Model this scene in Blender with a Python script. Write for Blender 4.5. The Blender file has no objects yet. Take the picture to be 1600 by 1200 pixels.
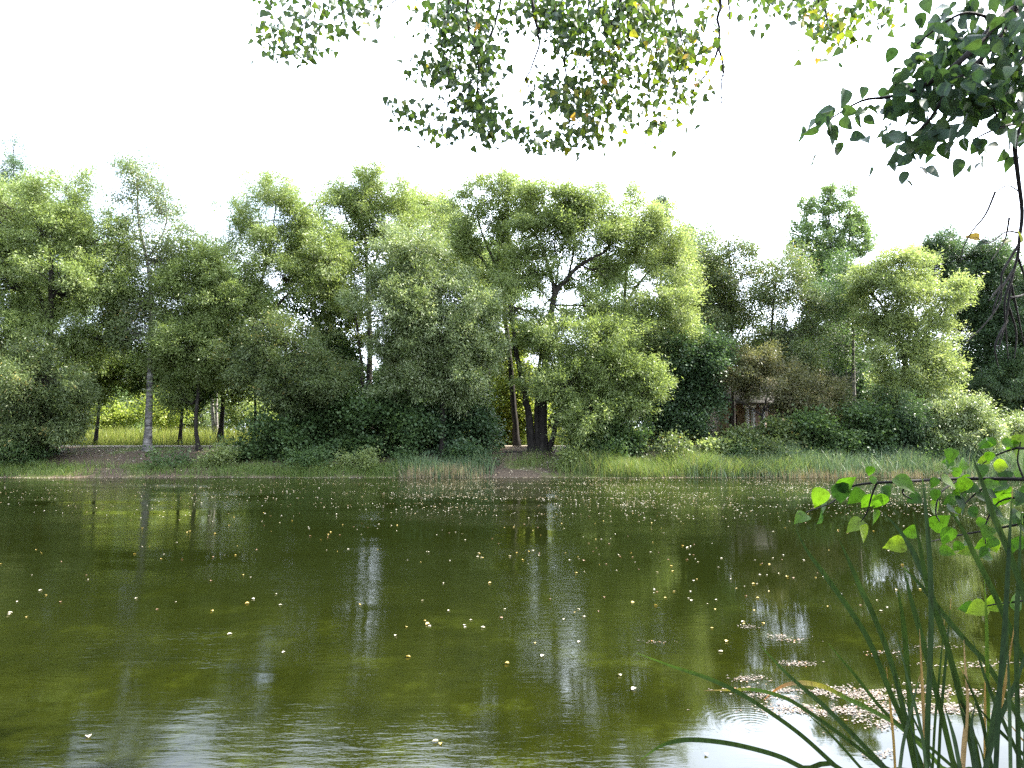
import bpy, math, random
import numpy as np
from mathutils import Vector
random.seed(7); rng = np.random.default_rng(11)
S = bpy.context.scene; C = S.collection
R = math.radians

# ------------------------------------------------------------------ camera, world, sun, exposure
EYE = 1.9; FOC = 1110.0; PITCH = math.atan(85/FOC)
cam = bpy.data.cameras.new('camera'); cam.sensor_width = 36; cam.lens = 36*FOC/1600
cam.clip_start = .05; cam.clip_end = 3000
co = bpy.data.objects.new('camera', cam); C.objects.link(co)
co.location = (0, 0, EYE); co.rotation_euler = (R(90)+PITCH, 0, 0); S.camera = co
SUN_EL, SUN_AZ = R(46), R(74)             # azimuth to the right of the view axis
w = bpy.data.worlds.new('World'); S.world = w; w.use_nodes = True
nt = w.node_tree; bg = nt.nodes['Background']; bg.inputs[1].default_value = .15
sky = nt.nodes.new('ShaderNodeTexSky'); sky.sky_type = 'NISHITA'; sky.sun_disc = False
sky.sun_elevation = SUN_EL; sky.sun_rotation = SUN_AZ
sky.air_density = 1.0; sky.dust_density = 5; sky.ozone_density = 1.0; sky.altitude = 100
def wn(ty, **k):
    n = nt.nodes.new(ty)
    for a, b in k.items(): setattr(n, a, b)
    return n
# thin bright cloud over most of the sky, whiter towards the sun
tc = wn('ShaderNodeTexCoord'); mp = wn('ShaderNodeMapping'); mp.inputs['Scale'].default_value = (1, 1, 2.6); nt.links.new(tc.outputs['Generated'], mp.inputs[0])
cn = wn('ShaderNodeTexNoise'); cn.inputs['Scale'].default_value = 2.2; cn.inputs['Detail'].default_value = 6; nt.links.new(mp.outputs[0], cn.inputs['Vector'])
cf = wn('ShaderNodeMapRange'); cf.inputs[1].default_value = .38; cf.inputs[2].default_value = .62; cf.inputs[3].default_value = .25; cf.inputs[4].default_value = 1; nt.links.new(cn.outputs[0], cf.inputs[0])
dp = wn('ShaderNodeVectorMath', operation='DOT_PRODUCT'); nt.links.new(tc.outputs['Generated'], dp.inputs[0])
dp.inputs[1].default_value = (math.sin(SUN_AZ)*math.cos(SUN_EL), math.cos(SUN_AZ)*math.cos(SUN_EL), math.sin(SUN_EL))
cb = wn('ShaderNodeMapRange'); cb.inputs[1].default_value = -.3; cb.inputs[2].default_value = 1; cb.inputs[3].default_value = 2.0; cb.inputs[4].default_value = 12; nt.links.new(dp.outputs['Value'], cb.inputs[0])
cc = wn('ShaderNodeVectorMath', operation='SCALE'); cc.inputs[0].default_value = (.85, .94, 1.12); d2 = wn('ShaderNodeVectorMath', operation='DOT_PRODUCT'); nt.links.new(tc.outputs['Generated'], d2.inputs[0]); d2.inputs[1].default_value = (.16, .9, .41)   # extra sky brightness over the far shore, added for water reflections and backlight
c2 = wn('ShaderNodeMapRange'); c2.inputs[1].default_value = .55; c2.inputs[2].default_value = 1; c2.inputs[3].default_value = 1; c2.inputs[4].default_value = 1.9; nt.links.new(d2.outputs['Value'], c2.inputs[0])
cm = wn('ShaderNodeMath', operation='MULTIPLY'); nt.links.new(cb.outputs[0], cm.inputs[0]); nt.links.new(c2.outputs[0], cm.inputs[1]); nt.links.new(cm.outputs[0], cc.inputs['Scale'])
sm = wn('ShaderNodeMix', data_type='RGBA'); nt.links.new(cf.outputs[0], sm.inputs[0]); nt.links.new(sky.outputs[0], sm.inputs[6]); nt.links.new(cc.outputs[0], sm.inputs[7])
nt.links.new(sm.outputs[2], bg.inputs[0])
sl = bpy.data.lights.new('sun', 'SUN'); sl.energy = 5.0; sl.angle = R(.5); sl.color = (1, .95, .86)
so = bpy.data.objects.new('sun', sl); C.objects.link(so)
SD = Vector((math.sin(SUN_AZ)*math.cos(SUN_EL), math.cos(SUN_AZ)*math.cos(SUN_EL), math.sin(SUN_EL)))
so.rotation_euler = SD.to_track_quat('Z', 'Y').to_euler(); so.location = SD*200
S.view_settings.view_transform = 'Standard'; S.view_settings.look = 'None'; S.view_settings.gamma = 1
S.view_settings.exposure = 2.3
cy = S.cycles
cy.max_bounces = 7; cy.diffuse_bounces = 4; cy.glossy_bounces = 3; cy.transmission_bounces = 5
cy.use_adaptive_sampling = True; cy.adaptive_threshold = .01
cy.caustics_reflective = False; cy.caustics_refractive = False; cy.sample_clamp_indirect = 8
cy.use_denoising = False

def at(px, py, D):
    """point seen at photo pixel (px, py), D metres ahead of the camera"""
    u = (px-800)/FOC; v = (600-py)/FOC
    dy = math.cos(PITCH)-v*math.sin(PITCH); dz = math.sin(PITCH)+v*math.cos(PITCH)
    return np.array([u*D/dy, D, EYE+dz*D/dy])

# ------------------------------------------------------------------ materials
def nodes(name):
    m = bpy.data.materials.new(name); m.use_nodes = True; t = m.node_tree; t.nodes.clear()
    o = t.nodes.new('ShaderNodeOutputMaterial'); return m, t, o
def N(t, ty, **k):
    n = t.nodes.new(ty)
    for a, b in k.items():
        if a in n.inputs: n.inputs[a].default_value = b
        else: setattr(n, a, b)
    return n
def ramp(t, stops, src):
    r = t.nodes.new('ShaderNodeValToRGB'); e = r.color_ramp.elements
    while len(e) < len(stops): e.new(.5)
    for i, (p, c) in enumerate(stops): e[i].position = p; e[i].color = (*c, 1)
    t.links.new(src, r.inputs[0]); return r
def leaf_mat(name, stops, trans=.45, rough=.45, spec=.4, tint=(1.25, 1.25, .8), mottle=None):
    m, t, o = nodes(name); L = t.links.new
    a = N(t, 'ShaderNodeAttribute', attribute_name='var')
    r = ramp(t, stops, a.outputs['Fac'])
    if mottle:
        tc = N(t, 'ShaderNodeTexCoord'); mp = N(t, 'ShaderNodeMapping'); mp.inputs['Scale'].default_value = mottle; L(tc.outputs['Object'], mp.inputs[0])
        mn = N(t, 'ShaderNodeTexNoise', Scale=1, Detail=4, Roughness=.65); L(mp.outputs[0], mn.inputs['Vector'])
        mr = ramp(t, [(.3, (.5, .46, .4)), (.5, (1, 1, 1)), (.72, (1.0, 1.0, 1.0)), (.8, (1.0, .75, .5))], mn.outputs[0])
        mm = N(t, 'ShaderNodeMix', data_type='RGBA', blend_type='MULTIPLY'); mm.inputs[0].default_value = 1; L(r.outputs[0], mm.inputs[6]); L(mr.outputs[0], mm.inputs[7])
        class _o: outputs = [mm.outputs[2]]
        r = _o
    p = N(t, 'ShaderNodeBsdfPrincipled', Roughness=rough); p.inputs['Specular IOR Level'].default_value = spec
    L(r.outputs[0], p.inputs['Base Color'])
    tr = N(t, 'ShaderNodeBsdfTranslucent')
    mu = N(t, 'ShaderNodeMix', data_type='RGBA', blend_type='MULTIPLY'); mu.inputs[0].default_value = 1
    L(r.outputs[0], mu.inputs[6]); mu.inputs[7].default_value = (*tint, 1); L(mu.outputs[2], tr.inputs[0])
    mx = N(t, 'ShaderNodeMixShader'); mx.inputs[0].default_value = trans
    L(p.outputs[0], mx.inputs[1]); L(tr.outputs[0], mx.inputs[2]); L(mx.outputs[0], o.inputs[0])
    return m
def rough_mat(name, stops, scale=(1, 1, 1), nscale=6, detail=6, rough=.85, bump=.4, bdist=.02):
    m, t, o = nodes(name); L = t.links.new
    tc = N(t, 'ShaderNodeTexCoord'); mp = N(t, 'ShaderNodeMapping'); mp.inputs['Scale'].default_value = scale
    L(tc.outputs['Object'], mp.inputs[0])
    n = N(t, 'ShaderNodeTexNoise', Scale=nscale, Detail=detail, Roughness=.6); L(mp.outputs[0], n.inputs['Vector'])
    r = ramp(t, stops, n.outputs[0])
    p = N(t, 'ShaderNodeBsdfPrincipled', Roughness=rough); p.inputs['Specular IOR Level'].default_value = .2
    L(r.outputs[0], p.inputs['Base Color'])
    b = N(t, 'ShaderNodeBump', Strength=bump, Distance=bdist); L(n.outputs[0], b.inputs['Height']); L(b.outputs[0], p.inputs['Normal'])
    L(p.outputs[0], o.inputs[0]); return m
LM = {
 'willow':  leaf_mat('willow_leaf',  [(0, (0.096, 0.140, 0.040)), (.5, (0.164, 0.221, 0.066)), (.85, (0.258, 0.315, 0.128)), (1, (0.442, 0.499, 0.299))]),
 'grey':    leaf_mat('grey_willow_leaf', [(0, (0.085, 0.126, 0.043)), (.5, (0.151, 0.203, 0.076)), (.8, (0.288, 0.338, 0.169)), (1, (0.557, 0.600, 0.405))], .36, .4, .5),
 'bright':  leaf_mat('fresh_willow_leaf', [(0, (0.123, 0.166, 0.061)), (.5, (0.195, 0.250, 0.094)), (1, (0.329, 0.384, 0.166))], .5),
 'birch':   leaf_mat('birch_leaf',   [(0, (0.071, 0.105, 0.039)), (.6, (0.111, 0.151, 0.054)), (.93, (0.164, 0.199, 0.078)), (1, (0.390, 0.298, 0.092))], .4, .4),
 'maple':   leaf_mat('maple_leaf',   [(0, (0.045, 0.085, 0.031)), (.6, (0.073, 0.124, 0.042)), (1, (0.120, 0.177, 0.057))], .4, .5, .35),
 'dark':    leaf_mat('dark_leaf',    [(0, (.038, 0.074, 0.032)), (.6, (.061, 0.108, 0.046)), (1, (.115, 0.162, 0.074))], .36, .45),  # dark green; on the shaded willow and bushes the colour also carries their shade
 'poplar':  leaf_mat('poplar_leaf',  [(0, (0.099, 0.158, 0.061)), (.6, (0.155, 0.232, 0.091)), (1, (0.264, 0.338, 0.143))], .38, .4),
 'brown':   leaf_mat('turning_leaf', [(0, (.100, 0.110, 0.050)), (.6, (.150, 0.155, 0.070)), (1, (.240, 0.190, 0.100))], .4),
 'conifer': leaf_mat('needle',       [(0, (.041, 0.068, 0.038)), (1, (.081, 0.115, 0.061))], .2),
 'meadow':  leaf_mat('meadow_leaf',  [(0, (.135, 0.189, 0.034)), (.6, (.216, 0.27, 0.054)), (1, (.378, 0.378, 0.121))], .5),
}
BARK = rough_mat('dark_bark', [(.3, (.012, .01, .009)), (.6, (.036, .031, .026)), (.8, (.07, .062, .052))], (1, 1, .25), 9)
BIRCH = rough_mat('birch_bark', [(.36, (.03, .028, .027)), (.5, (.15, .14, .125)), (.68, (.28, .265, .24))], (.6, .6, 2.2), 4.2)
ASPEN = rough_mat('grey_bark', [(.35, (.05, .045, .035)), (.6, (.16, .15, .125))], (1, 1, .6), 6)

# ------------------------------------------------------------------ mesh helpers
def build(name, V, F, mat, parent=None, var=None, smooth=False, loc=None):
    """V (n,3) floats, F list of (m,k) int arrays -> one mesh object"""
    me = bpy.data.meshes.new(name); V = np.asarray(V, np.float32)
    if loc is not None: V = V-np.asarray(loc, np.float32)
    if not isinstance(F, list): F = [F]
    F = [np.asarray(f, np.int32) for f in F if len(f)]
    me.vertices.add(len(V)); me.vertices.foreach_set('co', V.ravel())
    nl = sum(f.size for f in F); npoly = sum(len(f) for f in F)
    me.loops.add(nl); me.polygons.add(npoly)
    me.loops.foreach_set('vertex_index', np.concatenate([f.ravel() for f in F]))
    tot = np.concatenate([np.full(len(f), f.shape[1], np.int32) for f in F])
    me.polygons.foreach_set('loop_start', np.concatenate([[0], np.cumsum(tot)[:-1]]).astype(np.int32))
    if smooth: me.polygons.foreach_set('use_smooth', np.ones(npoly, bool))
    me.update(calc_edges=True)
    if var is not None:
        a = me.attributes.new('var', 'FLOAT', 'FACE'); a.data.foreach_set('value', np.clip(var, 0, 1).astype(np.float32))
    me.materials.append(mat)
    o = bpy.data.objects.new(name, me); C.objects.link(o)
    if parent: o.parent = parent
    elif loc is not None: o.location = loc
    return o
def empty(name, loc, label, cat, group=None):
    o = bpy.data.objects.new(name, None); C.objects.link(o); o.empty_display_size = .3
    o.location = [float(a) for a in loc]; o['label'] = label; o['category'] = cat
    if group: o['group'] = group
    return o
def tag(o, label=None, cat=None, group=None, kind=None):
    for k, v in (('label', label), ('category', cat), ('group', group), ('kind', kind)):
        if v: o[k] = v
    return o
def unit(a): return a/np.maximum(np.linalg.norm(a, axis=-1, keepdims=True), 1e-9)
def smooth_path(P, n=4):
    P = np.asarray(P, float)
    if len(P) < 3: return np.array([P[0]+(P[-1]-P[0])*t for t in np.linspace(0, 1, n+1)])
    Q = np.vstack([2*P[0]-P[1], P, 2*P[-1]-P[-2]]); out = []
    for i in range(1, len(Q)-2):
        for t in np.linspace(0, 1, n, endpoint=False):
            a, b, c, d = Q[i-1], Q[i], Q[i+1], Q[i+2]
            out.append(.5*(2*b+(c-a)*t+(2*a-5*b+4*c-d)*t*t+(3*b-a-3*c+d)*t**3))
    return np.array(out+[P[-1]])
class Tubes:
    def __init__(s): s.V = []; s.F = []; s.n = 0
    def add(s, P, r0, r1, k=6, wob=0, cap=True):
        P = np.asarray(P, float); n = len(P)
        T = unit(np.gradient(P, axis=0)); ref = np.array([.31, .95, .05]) if abs(T[0, 1]) < .9 else np.array([1, 0, .1])
        A = unit(np.cross(T, ref)); B = np.cross(T, A)
        r = (np.linspace(r0, r1, n) if np.isscalar(r0) else np.asarray(r0))[:, None, None]
        an = np.linspace(0, 2*math.pi, k, endpoint=False)
        ring = A[:, None]*np.cos(an)[None, :, None]+B[:, None]*np.sin(an)[None, :, None]
        if wob: r = r*(1+wob*rng.normal(size=(n, k, 1)))
        V = (P[:, None]+ring*r).reshape(-1, 3)
        i = np.arange(n-1)[:, None]*k; j = np.arange(k)[None]; j2 = (j+1) % k
        F = np.stack([i+j, i+j2, i+k+j2, i+k+j], -1).reshape(-1, 4)+s.n
        s.V.append(V); s.F.append(F); s.n += len(V)
    def build(s, name, mat, parent=None, loc=None): return build(name, np.vstack(s.V), np.vstack(s.F), mat, parent, smooth=True, loc=loc)
QT = np.array([[0, 0, 0], [.45, .5, 0], [1, 0, 0], [.45, -.5, 0]])
QF = np.array([[0, 1, 2, 3]])
def blade_template(prof, fold=.12, curl=.15):
    V = []; n = len(prof)
    for t, h in prof: V += [[t, h, fold*h-curl*t*t], [t, 0, -curl*t*t], [t, -h, fold*h-curl*t*t]]
    F = []
    for i in range(n-1):
        a = i*3; F += [[a, a+3, a+4, a+1], [a+1, a+4, a+5, a+2]]
    return np.array(V, float), np.array(F)
OVATE = blade_template([(-.03, .14), (.05, .38), (.2, .5), (.4, .47), (.6, .36), (.8, .17), (.92, .05), (1, .0)], .3, .22)
DELTOID = blade_template([(0, .08), (.1, .4), (.25, .47), (.5, .33), (.75, .15), (1, .0)], .25, .2)
def leaves(tmpl, pos, d, nrm, ln, wd):
    TV, TF = tmpl; d = unit(d); sd = unit(np.cross(nrm, d)); nn = np.cross(d, sd)
    V = pos[:, None]+TV[None, :, 0, None]*d[:, None]*ln[:, None, None]+TV[None, :, 1, None]*sd[:, None]*wd[:, None, None]+TV[None, :, 2, None]*nn[:, None]*ln[:, None, None]
    F = (TF[None]+(np.arange(len(pos))*len(TV))[:, None, None]).reshape(-1, TF.shape[1])
    return V.reshape(-1, 3), F, len(TF)
def nz(x, y, f=1.0, s=0):
    return (np.sin(x*f+1.3*s)+np.sin(y*f*1.31+2.1+s)+np.sin((x+y)*f*.73+4.2*s)+np.sin((x-y*1.4)*f*1.9+s*.7)*.6)/3.6

# ------------------------------------------------------------------ terrain, path, water
def shore(x): return 35.0+.5*nz(x, 0*x, .35, 1)+.25*nz(x, 0*x, 1.1, 3)
def ground_z(x, y):
    x = np.asarray(x, float); y = np.asarray(y, float)
    d = y-shore(x)
    z = np.interp(d, [-3, -.6, 0, .5, 2, 4, 6, 40, 120, 600], [-1, -.35, -.02, .14, .5, 1.15, 1.43, 1.7, 3, 6])
    dn = np.interp(y+.15*nz(x, y, 1.5, 2), [-400, -30, 0, .7, 1.15, 2.2, 5], [4, 1.2, .36, .3, .0, -.45, -1])
    z = np.where(y < 18, dn, z)
    z = z+np.where((d > .6) & (d < 5.6) | (d > 9.4), .05*nz(x, y, 2.3, 5)+.05*nz(x, y, .9, 7), 0)
    return z
def dirt_ground():
    xs = np.unique(np.concatenate([np.linspace(-600, -60, 30), np.linspace(-60, 60, 241), np.linspace(60, 600, 30)]))
    ys = np.unique(np.concatenate([np.linspace(-400, -6, 25), np.linspace(-6, 6, 40), np.linspace(6, 33, 14), np.linspace(33, 46, 66), np.linspace(46, 90, 45), np.linspace(90, 900, 40)]))
    X, Y = np.meshgrid(xs, ys); V = np.stack([X, Y, ground_z(X, Y)], -1).reshape(-1, 3)
    k = len(xs); i = (np.arange(len(ys)-1)[:, None]*k+np.arange(k-1)[None]).ravel()
    F = np.stack([i, i+1, i+k+1, i+k], -1)
    m, t, o = nodes('earth_and_turf'); L = t.links.new
    tc = N(t, 'ShaderNodeTexCoord')
    n1 = N(t, 'ShaderNodeTexNoise', Scale=.55, Detail=5); n2 = N(t, 'ShaderNodeTexNoise', Scale=14, Detail=6, Roughness=.7)
    for n in (n1, n2): L(tc.outputs['Object'], n.inputs['Vector'])
    dirt = ramp(t, [(.3, (.045, .034, .024)), (.55, (.085, .066, .047)), (.72, (.15, .115, .08))], n2.outputs[0])
    turf = ramp(t, [(.3, (.04, .06, .015)), (.7, (.1, .12, .035))], n2.outputs[0])
    sx = N(t, 'ShaderNodeSeparateXYZ'); L(tc.outputs['Object'], sx.inputs[0])
    mr = N(t, 'ShaderNodeMapRange'); mr.inputs[1].default_value = 43.5; mr.inputs[2].default_value = 45.5; L(sx.outputs['Y'], mr.inputs[0])
    st = N(t, 'ShaderNodeMapRange'); st.inputs[1].default_value = .5; st.inputs[2].default_value = .62; L(n1.outputs[0], st.inputs[0])
    mxm = N(t, 'ShaderNodeMath', operation='MAXIMUM'); L(mr.outputs[0], mxm.inputs[0]); L(st.outputs[0], mxm.inputs[1])
    mx = N(t, 'ShaderNodeMix', data_type='RGBA'); L(mxm.outputs[0], mx.inputs[0]); L(dirt.outputs[0], mx.inputs[6]); L(turf.outputs[0], mx.inputs[7])
    p = N(t, 'ShaderNodeBsdfPrincipled', Roughness=.95); p.inputs['Specular IOR Level'].default_value = .1; L(mx.outputs[2], p.inputs['Base Color'])
    b = N(t, 'ShaderNodeBump', Strength=.8, Distance=.05); L(n2.outputs[0], b.inputs['Height']); L(b.outputs[0], p.inputs['Normal'])
    L(p.outputs[0], o.inputs[0])
    tag(build('ground', V, F, m, smooth=True), kind='structure')
    xs = np.linspace(-70, 70, 281); off = np.linspace(6.0, 9.0, 9)
    X, Y = np.meshgrid(xs, off); Yw = Y+shore(X)+np.where(Y < 6.1, .2*nz(X, X, 1.7, 4), 0)+np.where(Y > 8.9, .25*nz(X, X, 1.3, 6), 0)
    Z = np.maximum(ground_z(X, Yw), np.interp(Y, [6, 9], [1.43, 1.455]))+.012
    k = len(xs); i = (np.arange(len(off)-1)[:, None]*k+np.arange(k-1)[None]).ravel()
    pm = rough_mat('trodden_path', [(.3, (.2, .17, .13)), (.6, (.33, .28, .22))], (1, 1, 1), 9, 8)
    tag(build('path', np.stack([X, Yw, Z], -1).reshape(-1, 3), np.stack([i, i+1, i+k+1, i+k], -1), pm, smooth=True), kind='structure')
dirt_ground()

def water():
    m, t, o = nodes('pond_water'); L = t.links.new
    tc = N(t, 'ShaderNodeTexCoord')
    def noise(scale, sx, sy, detail=3, rough=.5, rot=0):
        mp = N(t, 'ShaderNodeMapping'); mp.inputs['Scale'].default_value = (sx, sy, 1); mp.inputs['Rotation'].default_value = (0, 0, rot)
        L(tc.outputs['Object'], mp.inputs[0]); n = N(t, 'ShaderNodeTexNoise', Scale=scale, Detail=detail, Roughness=rough); L(mp.outputs[0], n.inputs['Vector']); return n
    sy = N(t, 'ShaderNodeSeparateXYZ'); L(tc.outputs['Object'], sy.inputs[0])
    # murk with weed showing through it
    weed = noise(1.0, 1, .9, 8, .72)
    murk = ramp(t, [(.35, (.0045, .006, .0007)), (.55, (.009, .0112, .001)), (.72, (.027, .034, .003))], weed.outputs[0])
    dpt = N(t, 'ShaderNodeMapRange'); dpt.inputs[1].default_value = 4.2; dpt.inputs[2].default_value = 10; L(sy.outputs['Y'], dpt.inputs[0])
    mw = N(t, 'ShaderNodeMix', data_type='RGBA'); L(dpt.outputs[0], mw.inputs[0]); L(murk.outputs[0], mw.inputs[6]); mw.inputs[7].default_value = (.005, .007, .001, 1)
    df = N(t, 'ShaderNodeBsdfDiffuse'); L(mw.outputs[2], df.inputs[0])
    gl = N(t, 'ShaderNodeBsdfGlossy', Roughness=.03)
    calm = N(t, 'ShaderNodeMath', operation='MULTIPLY_ADD'); L(sy.outputs['X'], calm.inputs[0]); calm.inputs[1].default_value = -2.2; L(sy.outputs['Y'], calm.inputs[2])
    cm = N(t, 'ShaderNodeMapRange'); cm.inputs[1].default_value = 2; cm.inputs[2].default_value = 9; cm.inputs[3].default_value = .12; cm.inputs[4].default_value = 1; L(calm.outputs[0], cm.inputs[0])
    a = noise(1.1, .55, 1.3, 2, .5, .15); b = noise(6.5, .5, 1.7, 4, .6, -.1); pt = noise(.3, .6, 1.3, 3)
    amp = N(t, 'ShaderNodeMapRange'); amp.inputs[1].default_value = .38; amp.inputs[2].default_value = .62; amp.inputs[3].default_value = .12; amp.inputs[4].default_value = 1.7; L(pt.outputs[0], amp.inputs[0])
    fm = N(t, 'ShaderNodeMath', operation='MULTIPLY'); L(b.outputs[0], fm.inputs[0]); L(amp.outputs[0], fm.inputs[1])
    am = N(t, 'ShaderNodeMath', operation='MULTIPLY'); L(a.outputs[0], am.inputs[0]); L(cm.outputs[0], am.inputs[1])
    b1 = N(t, 'ShaderNodeBump', Strength=1, Distance=.0055); L(am.outputs[0], b1.inputs['Height'])
    b2 = N(t, 'ShaderNodeBump', Strength=1, Distance=.0042); fc = N(t, 'ShaderNodeMath', operation='MULTIPLY'); L(fm.outputs[0], fc.inputs[0]); L(cm.outputs[0], fc.inputs[1]); L(fc.outputs[0], b2.inputs['Height']); L(b1.outputs[0], b2.inputs['Normal'])
    # one set of rings where something touched the surface
    vm = N(t, 'ShaderNodeVectorMath', operation='DISTANCE'); L(tc.outputs['Object'], vm.inputs[0]); vm.inputs[1].default_value = RING
    sn = N(t, 'ShaderNodeMath', operation='MULTIPLY'); sn.inputs[1].default_value = 150; L(vm.outputs['Value'], sn.inputs[0])
    si = N(t, 'ShaderNodeMath', operation='SINE'); L(sn.outputs[0], si.inputs[0])
    fo = N(t, 'ShaderNodeMapRange'); fo.inputs[1].default_value = .05; fo.inputs[2].default_value = .55; fo.inputs[3].default_value = 1; fo.inputs[4].default_value = 0; L(vm.outputs['Value'], fo.inputs[0])
    pr = N(t, 'ShaderNodeMath', operation='MULTIPLY'); L(si.outputs[0], pr.inputs[0]); L(fo.outputs[0], pr.inputs[1])
    b3 = N(t, 'ShaderNodeBump', Strength=1, Distance=.00005); L(pr.outputs[0], b3.inputs['Height']); L(b2.outputs[0], b3.inputs['Normal'])
    fr = N(t, 'ShaderNodeFresnel', IOR=1.333); L(b3.outputs[0], fr.inputs['Normal']); L(b3.outputs[0], gl.inputs['Normal'])
    mx = N(t, 'ShaderNodeMixShader'); L(fr.outputs[0], mx.inputs[0]); L(df.outputs[0], mx.inputs[1]); L(gl.outputs[0], mx.inputs[2]); L(mx.outputs[0], o.inputs[0])
    V = [[-160, .2, 0], [160, .2, 0], [160, 36.2, 0], [-160, 36.2, 0]]
    tag(build('water', V, np.array([[0, 1, 2, 3]]), m), kind='structure')
def on_water(px, py):
    a = at(px, py, 1.0); k = EYE/(EYE-a[2]); return np.array([a[0]*k, k, 0])
RING = tuple(on_water(1180, 1135))
water()

# ------------------------------------------------------------------ trees
SP = {  # leaf length, width, leaves per spray, spray length, spray spread, up/down habit, normal up-bias
 'willow': dict(l=.17, w=.046, n=62, sl=.4, ss=.17, hab=.15, ub=.3),
 'birch':  dict(l=.1, w=.07, n=34, sl=.4, ss=.2, hab=-.5, ub=.2),
 'maple':  dict(l=.17, w=.13, n=24, sl=.35, ss=.22, hab=-.05, ub=1.1),
 'poplar': dict(l=.13, w=.1, n=36, sl=.34, ss=.15, hab=.9, ub=.2),
 'needle': dict(l=.22, w=.05, n=46, sl=.45, ss=.16, hab=-.25, ub=.3),
}
def rand_unit(n): return unit(rng.normal(size=(n, 3)))
def tree(name, label, cat, D, base, stems, lobes, sp='willow', mat='willow', dens=1.0, bark=None, group=None, limb=.07, twigs=True, leafscale=1.0):
    """base = pixel of the foot; stems = [(pixel polyline, r0, r1)]; lobes = [(px, py, rx, ry[, depth offset[, density]])]"""
    s = SP[sp]; bx = at(base[0], base[1], D); loc = np.array([bx[0], D, float(ground_z(bx[0], D))-.05])
    root = empty(name, loc, label, cat, group)
    tb = Tubes(); pts = []
    for st in stems:
        pl, r0, r1 = st[:3]; dd = st[3] if len(st) > 3 else 0
        P = [at(p[0], p[1], D+dd*(i/max(1, len(pl)-1))+rng.normal()*.1) for i, p in enumerate(pl)]
        if abs(pl[0][0]-base[0]) < 26 and abs(pl[0][1]-base[1]) < 10: P[0][2] = ground_z(P[0][0], P[0][1])-.1; P[0][1] = D
        P = smooth_path(P, 5); P[1:-1] += rng.normal(size=P[1:-1].shape)*r1*.25
        rr = r0+(r1-r0)*np.linspace(0, 1, len(P))**.8
        if P[0][2] < 2: rr[0] *= 1.45; rr[1] *= 1.12
        tb.add(P, rr, None, 8, .05); pts.append(np.column_stack([P, rr]))
    pts = np.vstack(pts)
    Lp, Ld, Ln, Lv = [], [], [], []
    for lb in lobes:
        px, py, rx, ry = lb[0], lb[1], lb[2]*1.26, lb[3]*1.24; dd = lb[4] if len(lb) > 4 else 0; de = dens*(lb[5] if len(lb) > 5 else 1)
        c = at(px, py, D+dd); k = (D+dd)/FOC; r3 = np.array([rx*k, .55*(rx+ry)*k, ry*k])
        # puffs: one core and several smaller ones over its upper and outer surface
        npf = 13; u = rand_unit(npf); u[:, 2] = u[:, 2]*.9+.12
        pc = np.vstack([c[None], c+u*r3*rng.uniform(.5, 1.0, (npf, 1))]); pr = np.concatenate([[.6], rng.uniform(.2, .48, npf)])
        # limb to the lobe
        lowp = pts[:, 2] < c[2]+.2
        q = pts[lowp] if lowp.any() else pts
        q = q[np.argmin(np.linalg.norm((q[:, :3]-c)*[1, 1, .8], axis=1))]
        mid = (q[:3]+c)/2+np.array([0, 0, -.12*np.linalg.norm(c-q[:3])])+rng.normal(size=3)*.15
        lr = min(q[3]*.8, limb); LP = smooth_path([q[:3], mid, c], 4); tb.add(LP, lr, lr*.35, 5)
        K = max(8, int(DENS*r3[0]*r3[2]*de))
        wt = pr**2; which = rng.choice(npf+1, K, p=wt/wt.sum())
        dv = rand_unit(K); rad = rng.uniform(.35, 1.08, K)**.6
        ctr = pc[which]+dv*r3*(pr[which]*rad)[:, None]
        ok = nz(ctr[:, 0]+.7*ctr[:, 1], ctr[:, 2]*1.2-.4*ctr[:, 1], 2.1, px*.01)+rng.normal(size=K)*.25 > -.34
        ctr = ctr[ok]; dv = dv[ok]; K = len(ctr)
        out = unit((ctr-c)/r3)
        ax = unit(out*.9+dv*.5+np.array([0, 0, s['hab']])+rng.normal(size=(K, 3))*.25)
        if twigs:
            for j in np.nonzero(rng.random(K) < .3)[0]:
                a = LP[rng.integers(len(LP)//3, len(LP))]; m_ = (a+ctr[j])/2+rng.normal(size=3)*.1
                tb.add([a, m_, ctr[j]], lr*.3, .006, 3)
        n = s['n']; tt = rng.normal(size=(K, n, 1))*.55
        p = ctr[:, None]+ax[:, None]*tt*s['sl']+rng.normal(size=(K, n, 3))*s['ss']*np.array([1, 1, .8])
        p[..., 2] -= .12*(tt[..., 0]**2)*(s['sl'])
        d = ax[:, None]+rng.normal(size=(K, n, 3))*.65
        if sp in ('willow', 'birch'): d[..., 2] -= .35
        nn = rng.normal(size=(K, n, 3)); nn[..., 2] += s['ub']*1.5
        v = .48+rng.normal(size=(K, 1))*.13+rng.normal(size=(K, n))*.17
        Lp.append(p.reshape(-1, 3)); Ld.append(d.reshape(-1, 3)); Ln.append(nn.reshape(-1, 3)); Lv.append(v.ravel())
    tb.build('trunk', bark or BARK, root, loc)
    P = np.vstack(Lp); n = len(P); sz = rng.uniform(.7, 1.25, n)*leafscale
    keep = P[:, 2] > ground_z(P[:, 0], P[:, 1])+.05
    P = P[keep]; sz = sz[keep]
    V, F, _ = leaves((QT, QF), P, np.vstack(Ld)[keep], np.vstack(Ln)[keep], s['l']*sz, s['w']*sz)
    build('crown', V, F, LM[mat], root, var=np.concatenate(Lv)[keep], loc=loc)
    global NLEAF; NLEAF += len(P)
    return root
NLEAF = 0; DENS = 78
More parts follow.
